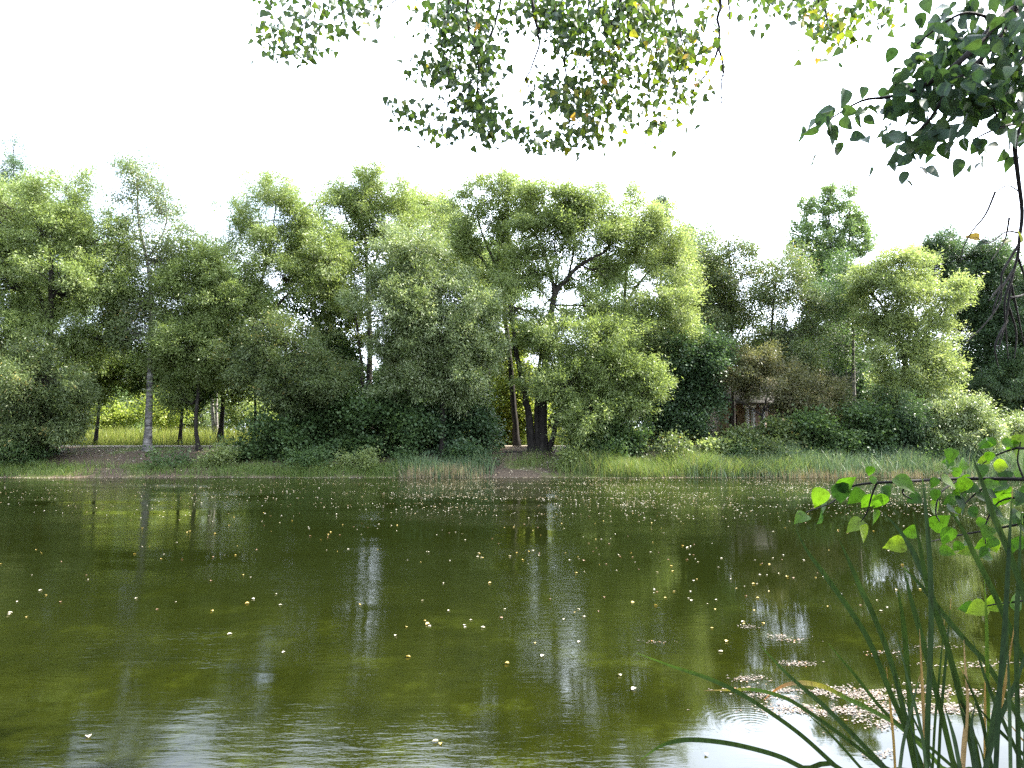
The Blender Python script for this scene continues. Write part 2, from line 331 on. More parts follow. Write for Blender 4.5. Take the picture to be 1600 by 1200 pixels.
def bush(name, label, D, lobes, sp='maple', mat='maple', dens=1.0, cat='bush', group=None, leafscale=1.0):
    x = np.mean([l[0] for l in lobes]); y = max(l[1]+l[3] for l in lobes)
    gx = at(x, 690, D)[0]; gz = float(ground_z(gx, D)); yy = 685+(EYE-gz)/D*FOC
    st = [([(x+random.uniform(-8, 8), yy), (x*.5+l[0]*.5, (yy+l[1])/2+4), (l[0], l[1])], .045, .015) for l in lobes]
    return tree(name, label, cat, D, (x, yy), st, lobes, sp, mat, dens, BARK, group, .03, True, leafscale)

# --- left
tree('willow_tree', 'big pale willow at the left edge with a bent dark limb high up', 'tree', 39, (70, 708),
  [([(70, 708), (72, 620), (78, 520), (80, 430), (72, 375), (52, 345)], .26, .06), ([(76, 500), (40, 410), (0, 370)], .13, .05), ([(78, 470), (120, 400), (125, 350)], .1, .03)],
  [(15, 325, 62, 42), (110, 318, 46, 42), (60, 370, 75, 48), (150, 375, 42, 45), (-40, 380, 60, 70), (20, 450, 75, 55), (110, 450, 70, 50), (175, 440, 45, 45), (60, 520, 80, 45, .8, .7), (150, 530, 50, 55, 1), (-20, 560, 50, 80)], mat='willow', dens=.9)
bush('willow_bush', 'rounded dusty green willow bush over the water at the left edge', 37, [(75, 600, 52, 55), (25, 610, 50, 60), (60, 665, 50, 45), (15, 690, 45, 30), (100, 660, 30, 40)], 'willow', 'birch', 1.15)
tree('spruce_tree', 'dull grey green tree whose pointed top rises above the left corner of the tree row', 'tree', 56, (20, 690), [([(20, 690), (20, 450), (22, 225)], .25, .03)],
  [(22, 235, 14, 22), (20, 265, 26, 22), (5, 300, 38, 25), (45, 290, 20, 20), (20, 350, 45, 40)], 'birch', 'dark', .8)
tree('birch_tree', 'tall airy birch with a straight pale trunk rising from the bare bank', 'tree', 39.6, (231, 706),
  [([(231, 706), (233, 640), (235, 560), (237, 470), (228, 400), (216, 340), (215, 270)], .23, .035), ([(234, 500), (270, 440), (285, 380)], .06, .02), ([(228, 410), (260, 350), (255, 300)], .05, .02)],
  [(212, 270, 38, 24, 0, .55), (240, 290, 35, 30, 0, .5), (200, 310, 28, 26, 0, .45), (250, 335, 45, 34, 0, .55), (280, 370, 34, 30, 0, .55), (205, 375, 34, 30, 0, .5), (250, 410, 50, 40, .3), (225, 470, 50, 45, .3), (260, 520, 45, 40), (215, 520, 35, 35)], 'birch', 'birch', 1.2, BIRCH)
tree('young_willow', 'slim green tree with a thin dark leaning trunk right of the straight pale birch trunk', 'tree', 39.7, (311, 705),
  [([(311, 705), (306, 660), (310, 610), (314, 550), (318, 480), (315, 420)], .13, .04)],
  [(315, 425, 45, 40), (290, 480, 50, 45), (345, 480, 45, 45), (320, 540, 55, 42), (280, 560, 45, 40), (275, 620, 30, 30, 0, .6), (345, 570, 35, 35)], 'willow', 'willow', 1.1)
tree('birch_tree', 'thin white birch trunk standing in the sunny meadow behind the bank', 'tree', 52, (337, 674),
  [([(337, 674), (330, 620), (326, 560), (330, 470)], .15, .06), ([(340, 674), (338, 600), (342, 500)], .12, .05)], [(330, 440, 55, 45, 0, .7), (345, 500, 50, 45, 0, .7), (310, 400, 40, 35, 0, .5), (350, 560, 30, 25, 0, .6)], 'birch', 'birch', .9, BIRCH)
tree('willow_tree', 'spreading willow with yellow green puffs and a forked dark trunk right of the airy birch', 'tree', 40.5, (442, 690),
  [([(442, 690), (438, 640), (410, 560), (397, 515), (380, 470), (350, 430)], .2, .04), ([(400, 525), (400, 470), (420, 400), (430, 330)], .12, .03), ([(398, 520), (440, 470), (480, 430)], .1, .03)],
  [(430, 300, 50, 26), (375, 330, 34, 24, 0, .6), (480, 330, 42, 28, 0, .8), (450, 370, 62, 36), (395, 360, 40, 30, 0, .7), (505, 400, 44, 46), (440, 430, 50, 38), (350, 390, 30, 30, 0, .6), (370, 440, 45, 36, -.5), (505, 460, 34, 30), (345, 490, 30, 30, 0, .7)], 'willow', 'willow', .72)
tree('oak_tree', 'dusty olive tree leaning over the shrubs between the forked willow and the tall dark trunk', 'tree', 38.5, (455, 700),
  [([(455, 700), (448, 640), (445, 570), (450, 520)], .12, .04)], [(430, 540, 46, 34), (480, 560, 48, 40), (420, 590, 40, 40), (515, 605, 40, 36), (470, 625, 40, 30), (390, 570, 30, 36)], 'willow', 'birch', 1.0)
tree('ash_tree', 'tall tree with two dark trunks and small leafy top by the rounded silver willow', 'tree', 43, (578, 700),
  [([(578, 700), (577, 600), (578, 520), (574, 440), (570, 370), (556, 320)], .24, .05), ([(565, 700), (566, 600), (558, 510), (545, 460)], .13, .05), ([(574, 430), (598, 380), (600, 330)], .09, .03), ([(570, 400), (545, 350), (530, 310)], .08, .03)],
  [(548, 290, 38, 24), (590, 285, 36, 20), (620, 315, 28, 26), (560, 325, 40, 24, 0, .8), (530, 320, 24, 26, 0, .6), (600, 400, 24, 22, 0, .6), (535, 410, 36, 40, 0, .9), (545, 530, 34, 22, 1, .6), (630, 370, 26, 26), (525, 480, 30, 30, 0, .8), (575, 335, 44, 30, .5), (608, 358, 34, 30, .8), (545, 370, 30, 30), (590, 440, 30, 26, .6, .55), (560, 470, 30, 28, .6, .6), (600, 500, 22, 24, .8, .5)], 'willow', 'willow', .8)
tree('elm_tree', 'dense mid green crown peeping over the rounded silver willow', 'tree', 47, (690, 690), [([(690, 690), (688, 500), (680, 340)], .22, .05)],
  [(672, 320, 38, 28), (640, 330, 28, 26), (700, 345, 36, 34), (680, 390, 52, 40), (720, 420, 36, 40), (650, 440, 40, 40)], 'willow', 'bright', 1.1)
tree('silver_willow', 'large rounded silver green willow hanging over dark shrubs near the middle of the row', 'tree', 38, (690, 708),
  [([(690, 708), (692, 640), (690, 560), (670, 480), (650, 410)], .2, .04), ([(692, 600), (730, 530), (740, 480)], .12, .03), ([(690, 580), (640, 510), (625, 470)], .1, .03)],
  [(648, 385, 40, 34), (640, 430, 50, 36), (620, 480, 50, 40), (665, 480, 50, 46), (728, 470, 44, 36), (695, 530, 60, 42), (745, 535, 36, 46), (640, 550, 50, 38), (738, 600, 26, 40), (690, 595, 54, 34), (640, 600, 45, 30), (725, 620, 22, 22), (765, 510, 14, 36)], 'willow', 'grey', 1.25)
# --- centre
tree('willow_tree', 'tall open willow with bare forked limbs left of the many stemmed willow', 'tree', 42, (808, 698),
  [([(808, 698), (800, 600), (790, 500), (777, 417), (785, 379), (790, 340)], .2, .05), ([(777, 420), (759, 379), (748, 347), (745, 320)], .1, .03), ([(780, 440), (751, 403), (727, 379), (715, 350)], .09, .03)],
  [(745, 300, 36, 22), (790, 292, 42, 22), (725, 340, 28, 34, 0, .8), (770, 340, 36, 24, 0, .6), (822, 320, 32, 30, 0, .9), (740, 400, 40, 26, 0, .7), (800, 390, 22, 30, 0, .7), (760, 440, 40, 30), (720, 380, 26, 28), (765, 375, 26, 22), (810, 345, 30, 26), (790, 430, 24, 26)], 'willow', 'willow', .8)
tree('many_stemmed_willow', 'old willow with several thick dark stems fanning out beside the muddy landing', 'tree', 39.6, (845, 704),
  [([(832, 702), (826, 650), (818, 600), (806, 550), (800, 500), (795, 470)], .27, .07), ([(848, 704), (848, 640), (852, 570), (860, 510), (867, 459), (884, 438), (903, 417), (927, 403), (948, 390), (955, 368)], .3, .04),
   ([(867, 459), (860, 427), (847, 390), (833, 363), (815, 342)], .13, .03), ([(884, 438), (889, 427), (897, 390), (900, 350)], .1, .03), ([(868, 445), (872, 417), (865, 380)], .08, .03),
   ([(858, 703), (870, 660), (890, 620), (915, 580), (935, 560)], .17, .05, -1.5), ([(840, 702), (838, 640), (842, 580), (846, 520), (832, 490), (800, 480)], .16, .04)],
  [(865, 320, 40, 30), (850, 300, 30, 18), (925, 318, 34, 26), (890, 345, 44, 26, 0, .8), (870, 375, 50, 28, 0, .7), (930, 365, 44, 28, 0, .8), (835, 370, 26, 24, 0, .6), (910, 390, 30, 18, 0, .4),
   (820, 430, 40, 36), (810, 490, 36, 40, 0, .8), (930, 480, 40, 24, .5, .6), (870, 530, 60, 34, -.5, .9), (925, 540, 56, 40, -1), (960, 590, 44, 42, -1.8), (1005, 625, 34, 36, -2.2, 1.2), (990, 580, 30, 26, -2), (880, 600, 54, 44, -1.5), (925, 640, 40, 44, -2), (905, 675, 26, 26, -2), (850, 425, 30, 24, .5, .6), (945, 420, 34, 28, .5, .8), (905, 440, 24, 22, 1, .5), (900, 482, 40, 32, 1.5, .5), (850, 475, 26, 30, 1, .5), (835, 400, 28, 26, .5, .6), (840, 345, 30, 28), (960, 345, 26, 24), (890, 315, 34, 24)], 'willow', 'willow', 1.0)
tree('willow_tree', 'yellow green willow with big puffs, directly right of the many stemmed willow', 'tree', 41, (985, 700),
  [([(985, 700), (982, 600), (976, 480), (980, 400), (985, 340)], .18, .03), ([(976, 480), (1000, 440), (1030, 410)], .09, .03), ([(980, 560), (1020, 510), (1050, 480)], .12, .04)],
  [(990, 315, 24, 22, 0, .7), (1015, 345, 36, 28), (1045, 375, 34, 30), (975, 370, 36, 30, 0, .9), (1010, 390, 40, 30), (1060, 415, 28, 34), (955, 410, 26, 26, 0, .6), (1000, 440, 34, 24, 0, .6), (1035, 470, 46, 36, -1), (1065, 490, 28, 40, -1), (1000, 510, 40, 34, -.6), (1050, 530, 40, 28, -1), (985, 560, 36, 30)], 'willow', 'bright', .8)
tree('spruce_tree', 'narrow dark conifer tip showing behind the yellow green willow', 'tree', 60, (1032, 690), [([(1032, 690), (1032, 450), (1033, 305)], .2, .02)], [(1033, 318, 9, 14), (1033, 345, 20, 20), (1035, 390, 34, 36), (1070, 390, 18, 30)], 'needle', 'conifer', 1.3)
tree('lime_tree', 'dense dark green tree clothed to the ground beside the old building', 'tree', 40.5, (1070, 704), [([(1070, 704), (1068, 620), (1072, 540)], .2, .06)],
  [(1060, 560, 50, 36), (1085, 560, 38, 46), (1050, 620, 40, 44), (1085, 630, 36, 44), (1060, 670, 42, 34), (1095, 590, 28, 40), (1030, 680, 30, 26)], 'maple', 'dark', 1.3, leafscale=.85)
# --- right
tree('alder_tree', 'grey green tree with a straight thin trunk and see through crown above the old building', 'tree', 44, (1146, 696),
  [([(1146, 696), (1145, 600), (1143, 500), (1140, 410), (1138, 375)], .14, .03), ([(1144, 540), (1175, 480), (1185, 430)], .07, .02)],
  [(1138, 395, 34, 26, 0, .7), (1115, 430, 40, 32), (1160, 430, 40, 32, 0, .7), (1095, 400, 24, 36, 0, .8), (1125, 480, 46, 34), (1170, 490, 34, 30, 0, .6), (1130, 540, 42, 30), (1110, 500, 34, 40), (1165, 560, 34, 26), (1080, 440, 24, 40)], 'birch', 'birch', 1.5)
tree('birch_tree', 'yellowing loose crowned tree between the old building and the poplar', 'tree', 42, (1215, 698),
  [([(1215, 698), (1214, 620), (1205, 540), (1210, 460), (1215, 420)], .14, .03), ([(1212, 600), (1245, 570), (1280, 550)], .07, .02)],
  [(1220, 420, 38, 24, 0, .8), (1245, 460, 40, 34), (1205, 470, 34, 34, 0, .8), (1235, 520, 48, 38), (1270, 500, 30, 30, 0, .7), (1220, 570, 40, 30), (1255, 570, 34, 30)], 'birch', 'birch', 1.35)
tree('rowan_tree', 'low spreading tree with rusty brown tinted leaves in front of the old building', 'tree', 40, (1195, 702), [([(1195, 702), (1190, 660), (1200, 610)], .1, .04), ([(1192, 650), (1160, 630), (1130, 622)], .06, .02), ([(1195, 640), (1250, 600), (1290, 600)], .06, .02)],
  [(1160, 600, 36, 22), (1200, 595, 40, 30), (1255, 612, 44, 28), (1295, 625, 34, 26), (1255, 645, 30, 20), (1180, 560, 30, 24)], 'willow', 'brown', 1.0)
tree('poplar_tree', 'tall blue green poplar with three upright spires above the trees on the right', 'tree', 66, (1300, 680),
  [([(1300, 680), (1300, 520), (1298, 420), (1294, 310)], .35, .04), ([(1300, 470), (1325, 400), (1327, 300)], .16, .03), ([(1300, 480), (1270, 410), (1258, 320)], .16, .03)],
  [(1327, 300, 10, 20), (1326, 332, 15, 26), (1332, 370, 17, 26), (1293, 308, 11, 20), (1296, 342, 16, 28), (1295, 385, 20, 28), (1256, 328, 11, 22), (1257, 368, 18, 28), (1246, 395, 22, 18), (1345, 352, 12, 20), (1275, 410, 26, 26), (1310, 410, 26, 26), (1355, 372, 14, 12, 0, .8), (1345, 390, 16, 12), (1290, 450, 36, 30), (1270, 440, 24, 24)], 'poplar', 'poplar', .75, leafscale=1.15)
tree('birch_tree', 'slender birch with a thin mottled white trunk beside the large bright willow', 'tree', 42.5, (1334, 690),
  [([(1334, 690), (1334, 620), (1333, 540), (1331, 460), (1325, 420)], .14, .03)], [(1320, 420, 30, 22, 0, .6), (1300, 470, 30, 34, 0, .8), (1335, 470, 28, 34, 0, .7), (1305, 540, 34, 40, 1.5, .8), (1290, 590, 30, 30, 1.5)], 'birch', 'maple', 1.3, BIRCH)
tree('willow_tree', 'large bright yellow green willow in front of the dark right edge willow', 'tree', 40, (1405, 700),
  [([(1405, 700), (1408, 620), (1415, 560), (1425, 500), (1418, 470)], .2, .05), ([(1412, 570), (1440, 520), (1480, 480)], .1, .03), ([(1415, 540), (1380, 480), (1350, 450)], .1, .03)],
  [(1390, 412, 34, 20), (1358, 440, 24, 26), (1420, 425, 36, 26), (1388, 462, 44, 28), (1452, 462, 36, 26), (1500, 445, 20, 14), (1492, 474, 22, 16), (1430, 505, 40, 24), (1448, 545, 36, 30), (1470, 575, 22, 30), (1400, 560, 42, 36), (1385, 520, 34, 26), (1366, 490, 20, 34), (1400, 610, 44, 26), (1450, 612, 34, 24)], 'willow', 'bright', .95)
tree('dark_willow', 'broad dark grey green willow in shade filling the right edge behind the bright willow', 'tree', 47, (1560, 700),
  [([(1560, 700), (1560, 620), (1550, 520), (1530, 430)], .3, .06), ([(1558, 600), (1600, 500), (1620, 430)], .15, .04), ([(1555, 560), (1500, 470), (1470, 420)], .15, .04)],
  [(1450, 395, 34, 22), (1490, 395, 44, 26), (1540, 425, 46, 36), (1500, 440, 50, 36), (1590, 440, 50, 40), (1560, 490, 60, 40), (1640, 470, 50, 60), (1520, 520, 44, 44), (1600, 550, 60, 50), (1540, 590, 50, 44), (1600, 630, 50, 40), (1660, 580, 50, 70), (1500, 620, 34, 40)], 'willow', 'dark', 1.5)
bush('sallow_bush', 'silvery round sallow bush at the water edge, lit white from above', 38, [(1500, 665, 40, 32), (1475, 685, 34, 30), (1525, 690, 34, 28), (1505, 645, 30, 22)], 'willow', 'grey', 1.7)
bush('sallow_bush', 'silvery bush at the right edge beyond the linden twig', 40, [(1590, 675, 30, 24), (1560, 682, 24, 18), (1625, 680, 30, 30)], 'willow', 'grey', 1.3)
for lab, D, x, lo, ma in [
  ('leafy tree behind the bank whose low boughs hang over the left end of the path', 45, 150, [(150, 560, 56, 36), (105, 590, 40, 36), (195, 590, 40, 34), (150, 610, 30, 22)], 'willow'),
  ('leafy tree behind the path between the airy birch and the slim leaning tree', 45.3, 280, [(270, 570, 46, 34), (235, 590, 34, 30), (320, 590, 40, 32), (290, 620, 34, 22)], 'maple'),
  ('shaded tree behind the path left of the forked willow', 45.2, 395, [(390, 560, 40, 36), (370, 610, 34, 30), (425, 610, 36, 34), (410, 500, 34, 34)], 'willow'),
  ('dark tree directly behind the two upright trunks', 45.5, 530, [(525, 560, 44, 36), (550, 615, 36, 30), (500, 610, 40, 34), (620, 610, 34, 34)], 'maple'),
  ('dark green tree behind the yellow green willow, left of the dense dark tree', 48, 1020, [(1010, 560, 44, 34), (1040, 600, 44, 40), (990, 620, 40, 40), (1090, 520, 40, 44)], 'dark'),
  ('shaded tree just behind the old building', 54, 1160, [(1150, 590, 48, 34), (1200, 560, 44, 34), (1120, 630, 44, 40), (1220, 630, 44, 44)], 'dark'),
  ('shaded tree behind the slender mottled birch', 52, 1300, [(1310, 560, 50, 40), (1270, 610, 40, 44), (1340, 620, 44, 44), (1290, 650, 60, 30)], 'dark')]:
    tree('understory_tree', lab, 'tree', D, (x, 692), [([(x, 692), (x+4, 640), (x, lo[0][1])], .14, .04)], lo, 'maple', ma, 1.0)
for lab, D, x, lo, ma in [
  ('tree crown filling the gap behind the airy birch and the forked willow', 45.8, 345, [(350, 440, 30, 26, 0, .6), (375, 480, 40, 40), (340, 540, 44, 30)], 'poplar'),
  ('green tree top between the forked willow and the two dark trunks', 46.2, 490, [(490, 365, 30, 26, 0, .6), (515, 405, 34, 40), (485, 430, 44, 40), (500, 500, 50, 50), (530, 560, 44, 44)], 'maple'),
  ('full green tree behind the two dark trunks and the rounded silver willow', 52, 640, [(625, 370, 24, 24, 0, .5), (650, 440, 36, 40), (660, 520, 36, 44), (650, 580, 36, 36)], 'maple'),
  ('bluish green tree behind the right side of the rounded silver willow', 55, 760, [(735, 420, 40, 34), (765, 400, 34, 30), (770, 470, 44, 44), (735, 540, 40, 44)], 'poplar'),
  ('grey green tree behind the right half of the many stemmed willow', 53, 930, [(950, 430, 30, 30), (955, 505, 40, 40), (920, 560, 50, 44)], 'poplar'),
  ('green tree between the yellow green willow and the see through grey tree', 52, 1090, [(1085, 385, 26, 34), (1090, 440, 40, 40), (1110, 500, 44, 44), (1080, 540, 44, 44)], 'maple'),
  ('dark green tree between the poplar and the large bright willow', 52, 1310, [(1325, 450, 34, 28), (1290, 480, 40, 34), (1330, 510, 44, 44), (1250, 540, 40, 44)], 'dark'),
  ('tall leafy tree behind the big pale willow at the left edge', 46, 60, [(60, 340, 50, 40), (120, 390, 36, 40), (10, 420, 60, 60), (90, 460, 50, 50)], 'poplar')]:
    tree('back_row_tree', lab, 'tree', D, (x, 690), [([(x, 690), (x+4, 600), (x, lo[0][1])], .2, .04)], lo, 'birch', ma, .9, leafscale=1.5)
# --- undergrowth shrubs
for lab, D, lo, ma, ty in [
  ('leafy dark green shrub left of the dark thicket, behind the left shore grass', 38.2, [(425, 690, 38, 34), (390, 705, 34, 22), (455, 712, 30, 22)], 'maple', 'maple'),
  ('tall dark maple thicket under the forked willow puffs', 39.6, [(520, 640, 46, 40), (490, 670, 46, 40), (560, 665, 46, 46), (530, 705, 50, 26)], 'maple', 'maple'),
  ('dark maple shrub at the foot of the two upright trunks', 38.6, [(600, 640, 44, 34), (620, 680, 50, 36), (585, 705, 40, 24)], 'maple', 'maple'),
  ('deep shaded shrub under the rounded silver willow, left of the muddy landing', 39, [(680, 655, 50, 34), (720, 680, 44, 40), (670, 700, 46, 26), (748, 665, 22, 40)], 'dark', 'maple'),
  ('low dark shrub with long leaves behind the brown reeds', 37.3, [(735, 712, 28, 20), (700, 718, 30, 16)], 'dark', 'maple'),
  ('bright yellow green sunlit bush seen through the gap behind the muddy landing', 46, [(790, 640, 30, 40), (770, 665, 30, 26), (815, 655, 26, 30), (800, 585, 34, 36), (812, 530, 26, 34)], 'meadow', 'maple'),
  ('feathery elder shrub under the low puffs of the many stemmed willow', 38.3, [(950, 672, 32, 32), (980, 690, 34, 24), (920, 700, 30, 20)], 'maple', 'maple'),
  ('small yellow green bush on the right bank in front of the dense dark tree', 37.6, [(1115, 703, 22, 17), (1095, 712, 16, 12)], 'bright', 'maple'),
  ('dusty green shrub at the old building wall', 38.5, [(1190, 692, 34, 20), (1160, 698, 26, 17), (1225, 690, 28, 26)], 'birch', 'maple'),
  ('dark maple bush below the rusty leaved tree', 38.6, [(1270, 675, 34, 34), (1300, 690, 36, 28), (1250, 700, 26, 20)], 'maple', 'maple'),
  ('dark bush at the foot of the slender white birch', 38.9, [(1345, 665, 34, 36), (1330, 695, 34, 24), (1375, 690, 34, 30)], 'maple', 'maple'),
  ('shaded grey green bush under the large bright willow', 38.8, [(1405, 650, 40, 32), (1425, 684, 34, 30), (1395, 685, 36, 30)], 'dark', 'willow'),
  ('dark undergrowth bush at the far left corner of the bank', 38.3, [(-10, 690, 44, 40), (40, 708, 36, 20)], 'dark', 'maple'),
]:
    bush('shrub', lab, D, lo, ty, ma, 1.45, 'shrub')
# --- meadow bushes and far trees behind the row
for i, (lab, D, lo, ma, ty) in enumerate([
  ('sunlit pale bush at the meadow edge left of the straight pale birch trunk', 58, [(150, 650, 34, 22), (120, 640, 36, 30), (185, 655, 22, 16)], 'meadow', 'maple'),
  ('sunlit meadow bush directly right of the straight pale birch trunk', 60, [(265, 645, 30, 24), (240, 640, 24, 26)], 'meadow', 'maple'),
  ('sunlit bush in the meadow behind the thin white birch', 56, [(375, 640, 28, 34), (400, 655, 26, 26)], 'bright', 'maple'),
  ('pale sunlit bush far behind the forked willow trunk', 62, [(450, 640, 34, 34), (430, 600, 30, 30)], 'meadow', 'maple')]):
    bush('meadow_bush', lab, D, lo, ty, ma, 1.0, 'bush')
FAR = [(-30, 520, 80, 'birch'), (110, 590, 78, 'birch'), (185, 560, 84, 'poplar'), (280, 585, 80, 'birch'), (470, 560, 78, 'maple'), (520, 600, 74, 'dark'), (650, 520, 80, 'maple'), (760, 520, 72, 'bright'), (860, 570, 76, 'bright'), (960, 560, 78, 'maple'), (1050, 470, 76, 'dark'), (1130, 590, 70, 'dark'), (1230, 560, 78, 'birch'), (1300, 540, 74, 'dark'), (1380, 560, 72, 'dark'), (1470, 540, 66, 'dark'), (1620, 520, 70, 'dark')]
FARLAB = ['leafy tree far behind the big pale willow at the left edge', 'distant tree above the left end of the sunny meadow', 'distant tree straight behind the airy birch', 'distant tree closing the meadow behind the thin leaning trunk', 'far tree glimpsed between the forked willow and the two upright trunks', 'far dark tree low behind the maple thicket', 'far tree hidden behind the rounded silver willow', 'far sunlit tree behind the open willow with bare forked limbs', 'far sunlit tree seen between the stems of the many stemmed willow', 'far tree behind the yellow green willow', 'far dark tree behind the narrow conifer tip', 'far dark tree directly behind the old building', 'far tree behind the yellowing loose crowned tree', 'far dark tree behind the slender mottled birch', 'far dark tree behind the large bright willow', 'far dark tree between the bright willow and the dark willow', 'far dark tree behind the right edge willow']
for (x, y, D, ma), lab in zip(FAR, FARLAB):
    h = 690-y; q = random.uniform
    tree('background_tree', lab, 'tree', D, (x, 684), [([(x, 684), (x+q(-6, 6), 684-h*.5), (x+q(-8, 8), y+10)], .25, .05)],
      [(x+q(-10, 10), y+h*.18, 30+h*.08, h*.2), (x-28+q(-10, 10), y+h*.42, 34, h*.22), (x+28+q(-10, 10), y+h*.42, 34, h*.22), (x, y+h*.68, 50, h*.24)], 'maple', ma, .75, leafscale=1.35)

def far_wood():
    n = 60000; x = rng.uniform(-95, 110, n); y = 92+rng.normal(size=n)*3.5; top = 7.5+3.5*nz(x, 0*x, .22, 2)+1.8*nz(x, 0*x, .8, 5)
    P = np.stack([x, y, 2.2+top*rng.random(n)**.8], -1); sz = rng.uniform(.35, .6, n)
    V, F, _ = leaves((QT, QF), P, rng.normal(size=(n, 3)), rng.normal(size=(n, 3))+[0, 0, .6], sz, sz*.7)
    v = .5+.25*nz(P[:, 0], P[:, 2], .7, 1)+rng.normal(size=n)*.15
    tag(build('far_wood', V, F, LM['bright'], var=v), 'pale far off wood closing the view behind the meadow', 'woodland', kind='stuff')
far_wood()
WEEDS = [(20, 36.6, 28, 20, 'maple'), (265, 36.5, 24, 11, 'maple'), (345, 36.9, 22, 14, 'bright'), (480, 36.1, 26, 14, 'maple'), (560, 36.2, 24, 13, 'bright'), (625, 36.4, 18, 15, 'maple'), (760, 36.3, 14, 16, 'dark'), (885, 36.6, 22, 15, 'bright'), (950, 36.8, 22, 18, 'maple'), (1050, 36.9, 20, 20, 'birch'), (1150, 37.2, 24, 15, 'maple'), (1205, 36.9, 26, 22, 'birch'), (1290, 37.1, 24, 18, 'maple'), (1370, 37.0, 24, 18, 'dark'), (1450, 36.9, 26, 16, 'maple'), (1545, 37.0, 26, 16, 'birch')]
WL = ['at the foot of the dusty willow bush on the left edge', 'below the bare bank right of the straight pale birch trunk', 'below the slim leaning trunk', 'at the waterline below the forked willow', 'at the waterline below the dark maple thicket', 'just left of the small bed of reeds', 'between the small bed of reeds and the muddy landing', 'just right of the muddy landing', 'under the low puffs of the many stemmed willow', 'in the sunlit grass below the yellow green willow', 'at the left end of the long reed bed', 'in the reed bed below the old building', 'in the reed bed below the rusty leaved tree', 'in the reed bed below the slender mottled birch', 'in the reed bed left of the silvery round sallow', 'in the reed bed below the silvery round sallow']
for (px, D, rx, ry, ma), wl in zip(WEEDS, WL):
    gx = (px-800)/FOC*D; yy = 685+(EYE-float(ground_z(gx, D)))/D*FOC
    bush('weed_plant', 'low leafy weed clump '+wl, D, [(px, yy-ry, rx, ry), (px+rx*.7, yy-ry*.7, rx*.6, ry*.8)], 'maple', ma, 1.8, 'weed', 'weed clumps along the far shore', .7)
# ------------------------------------------------------------------ grasses and reeds
def blades(name, label, x, y, h, wd, lean, mat, z=None, segs=3, vs=.15, bend=.5, vm=.5):
    n = len(x); z = ground_z(x, y)-.03 if z is None else z
    an = rng.uniform(0, 2*math.pi, n); ld = np.stack([np.cos(an), np.sin(an), 0*an], -1)*(lean*np.abs(rng.normal(size=n)))[:, None]
    fa = rng.uniform(0, math.pi, n); sd = np.stack([np.cos(fa), np.sin(fa)*.5, 0*fa], -1)
    t = np.linspace(0, 1, segs+1); V = []
    base = np.stack([x, y, z], -1)
    for tt in t:
        c = base+ld*(h*tt**1.8)[:, None]+np.array([0, 0, 1.])*(h*(tt-bend*.35*tt**3*lean))[:, None]
        ww = wd*(1-tt**1.5)*.5+.0015
        V += [c-sd*ww[:, None], c+sd*ww[:, None]]
    V = np.stack(V, 1).reshape(-1, 3); k = 2*(segs+1); i0 = np.arange(n)[:, None]*k
    F = np.concatenate([np.stack([i0+2*s, i0+2*s+1, i0+2*s+3, i0+2*s+2], -1) for s in range(segs)], 1).reshape(-1, 4)
    v = np.repeat(vm+rng.normal(size=n)*vs, segs)
    o = build(name, V, F, mat, var=v)
    return tag(o, label, name.split('_')[-1], kind='stuff')
GR = leaf_mat('grass_blade', [(0, (.06, .1, .02)), (.6, (.12, .18, .04)), (1, (.24, .22, .09))], .4)
RD = leaf_mat('reed_blade', [(0, (.055, .1, .045)), (.6, (.1, .155, .075)), (.9, (.16, .2, .1)), (1, (.3, .24, .13))], .35)
DRY = leaf_mat('dry_reed', [(0, (.16, .13, .07)), (1, (.32, .26, .15))], .25)
MG = leaf_mat('tall_meadow_grass', [(0, (.12, .16, .03)), (.5, (.2, .23, .055)), (1, (.36, .32, .13))], .45)
def px_x(px, D): return (px-800)/FOC*D
def strip(n, p0, p1, d0, d1, clump=0):
    d = rng.uniform(d0, d1, n); x = px_x(rng.uniform(p0, p1, n), 36.5)
    e = np.minimum(x-px_x(p0, 36.5), px_x(p1, 36.5)-x)/(px_x(min(90, (p1-p0)*.45), 36.5)-px_x(0, 36.5)); k = rng.random(len(x)) < np.clip(e, .03, 1)**1.4; x, d = x[k], d[k]
    if clump: k = nz(x, d*3, 1.6, 9)+rng.normal(size=len(x))*.4 > clump; x, d = x[k], d[k]
    return x, shore(x)+d
x, y = strip(10000, -160, 150, .05, 1.6, -.2); x2, y2 = strip(6000, 40, 440, .1, 1.8, .25); x3, y3 = strip(9000, 320, 760, .05, 1.3, -.3)
x = np.concatenate([x, x2, x3]); y = np.concatenate([y, y2, y3])
blades('shore_grass', 'short dark grass tufts along the left half of the far shore', x, y, rng.uniform(.18, .6, len(x))*(1+.6*nz(x, y, 1.7, 8)), np.full(len(x), .022), .6, GR, vm=.5)
x, y = strip(13000, 850, 1290, .0, 1.7, -.4); x4, y4 = strip(1500, 775, 880, 1.5, 3.2, .2); x = np.concatenate([x, x4]); y = np.concatenate([y, y4])
blades('shore_grass', 'tall light green sunlit grass on the far shore right of the muddy landing', x, y, rng.uniform(.35, 1.0, len(x))*(1+.5*nz(x, y, 1.3, 2)), np.full(len(x), .026), .5, GR, vm=.62)
x, y = strip(3600, 610, 785, -.3, .8, -.2)
blades('reed_bed', 'small bed of reeds with brown stalks left of the muddy landing', x, y, rng.uniform(.45, 1.1, len(x))*(1+.5*nz(x, y, 2.1, 3)), np.full(len(x), .028), .35, RD, vm=.45, vs=.22)
x, y = strip(1100, 620, 775, -.35, .2); blades('dry_reed', 'straw coloured dead reed stalks standing in the water left of the muddy landing', x, y, rng.uniform(.4, .9, len(x)), np.full(len(x), .03), .12, DRY)
x, y = strip(19000, 1040, 1720, -.2, 2.6, -.35)
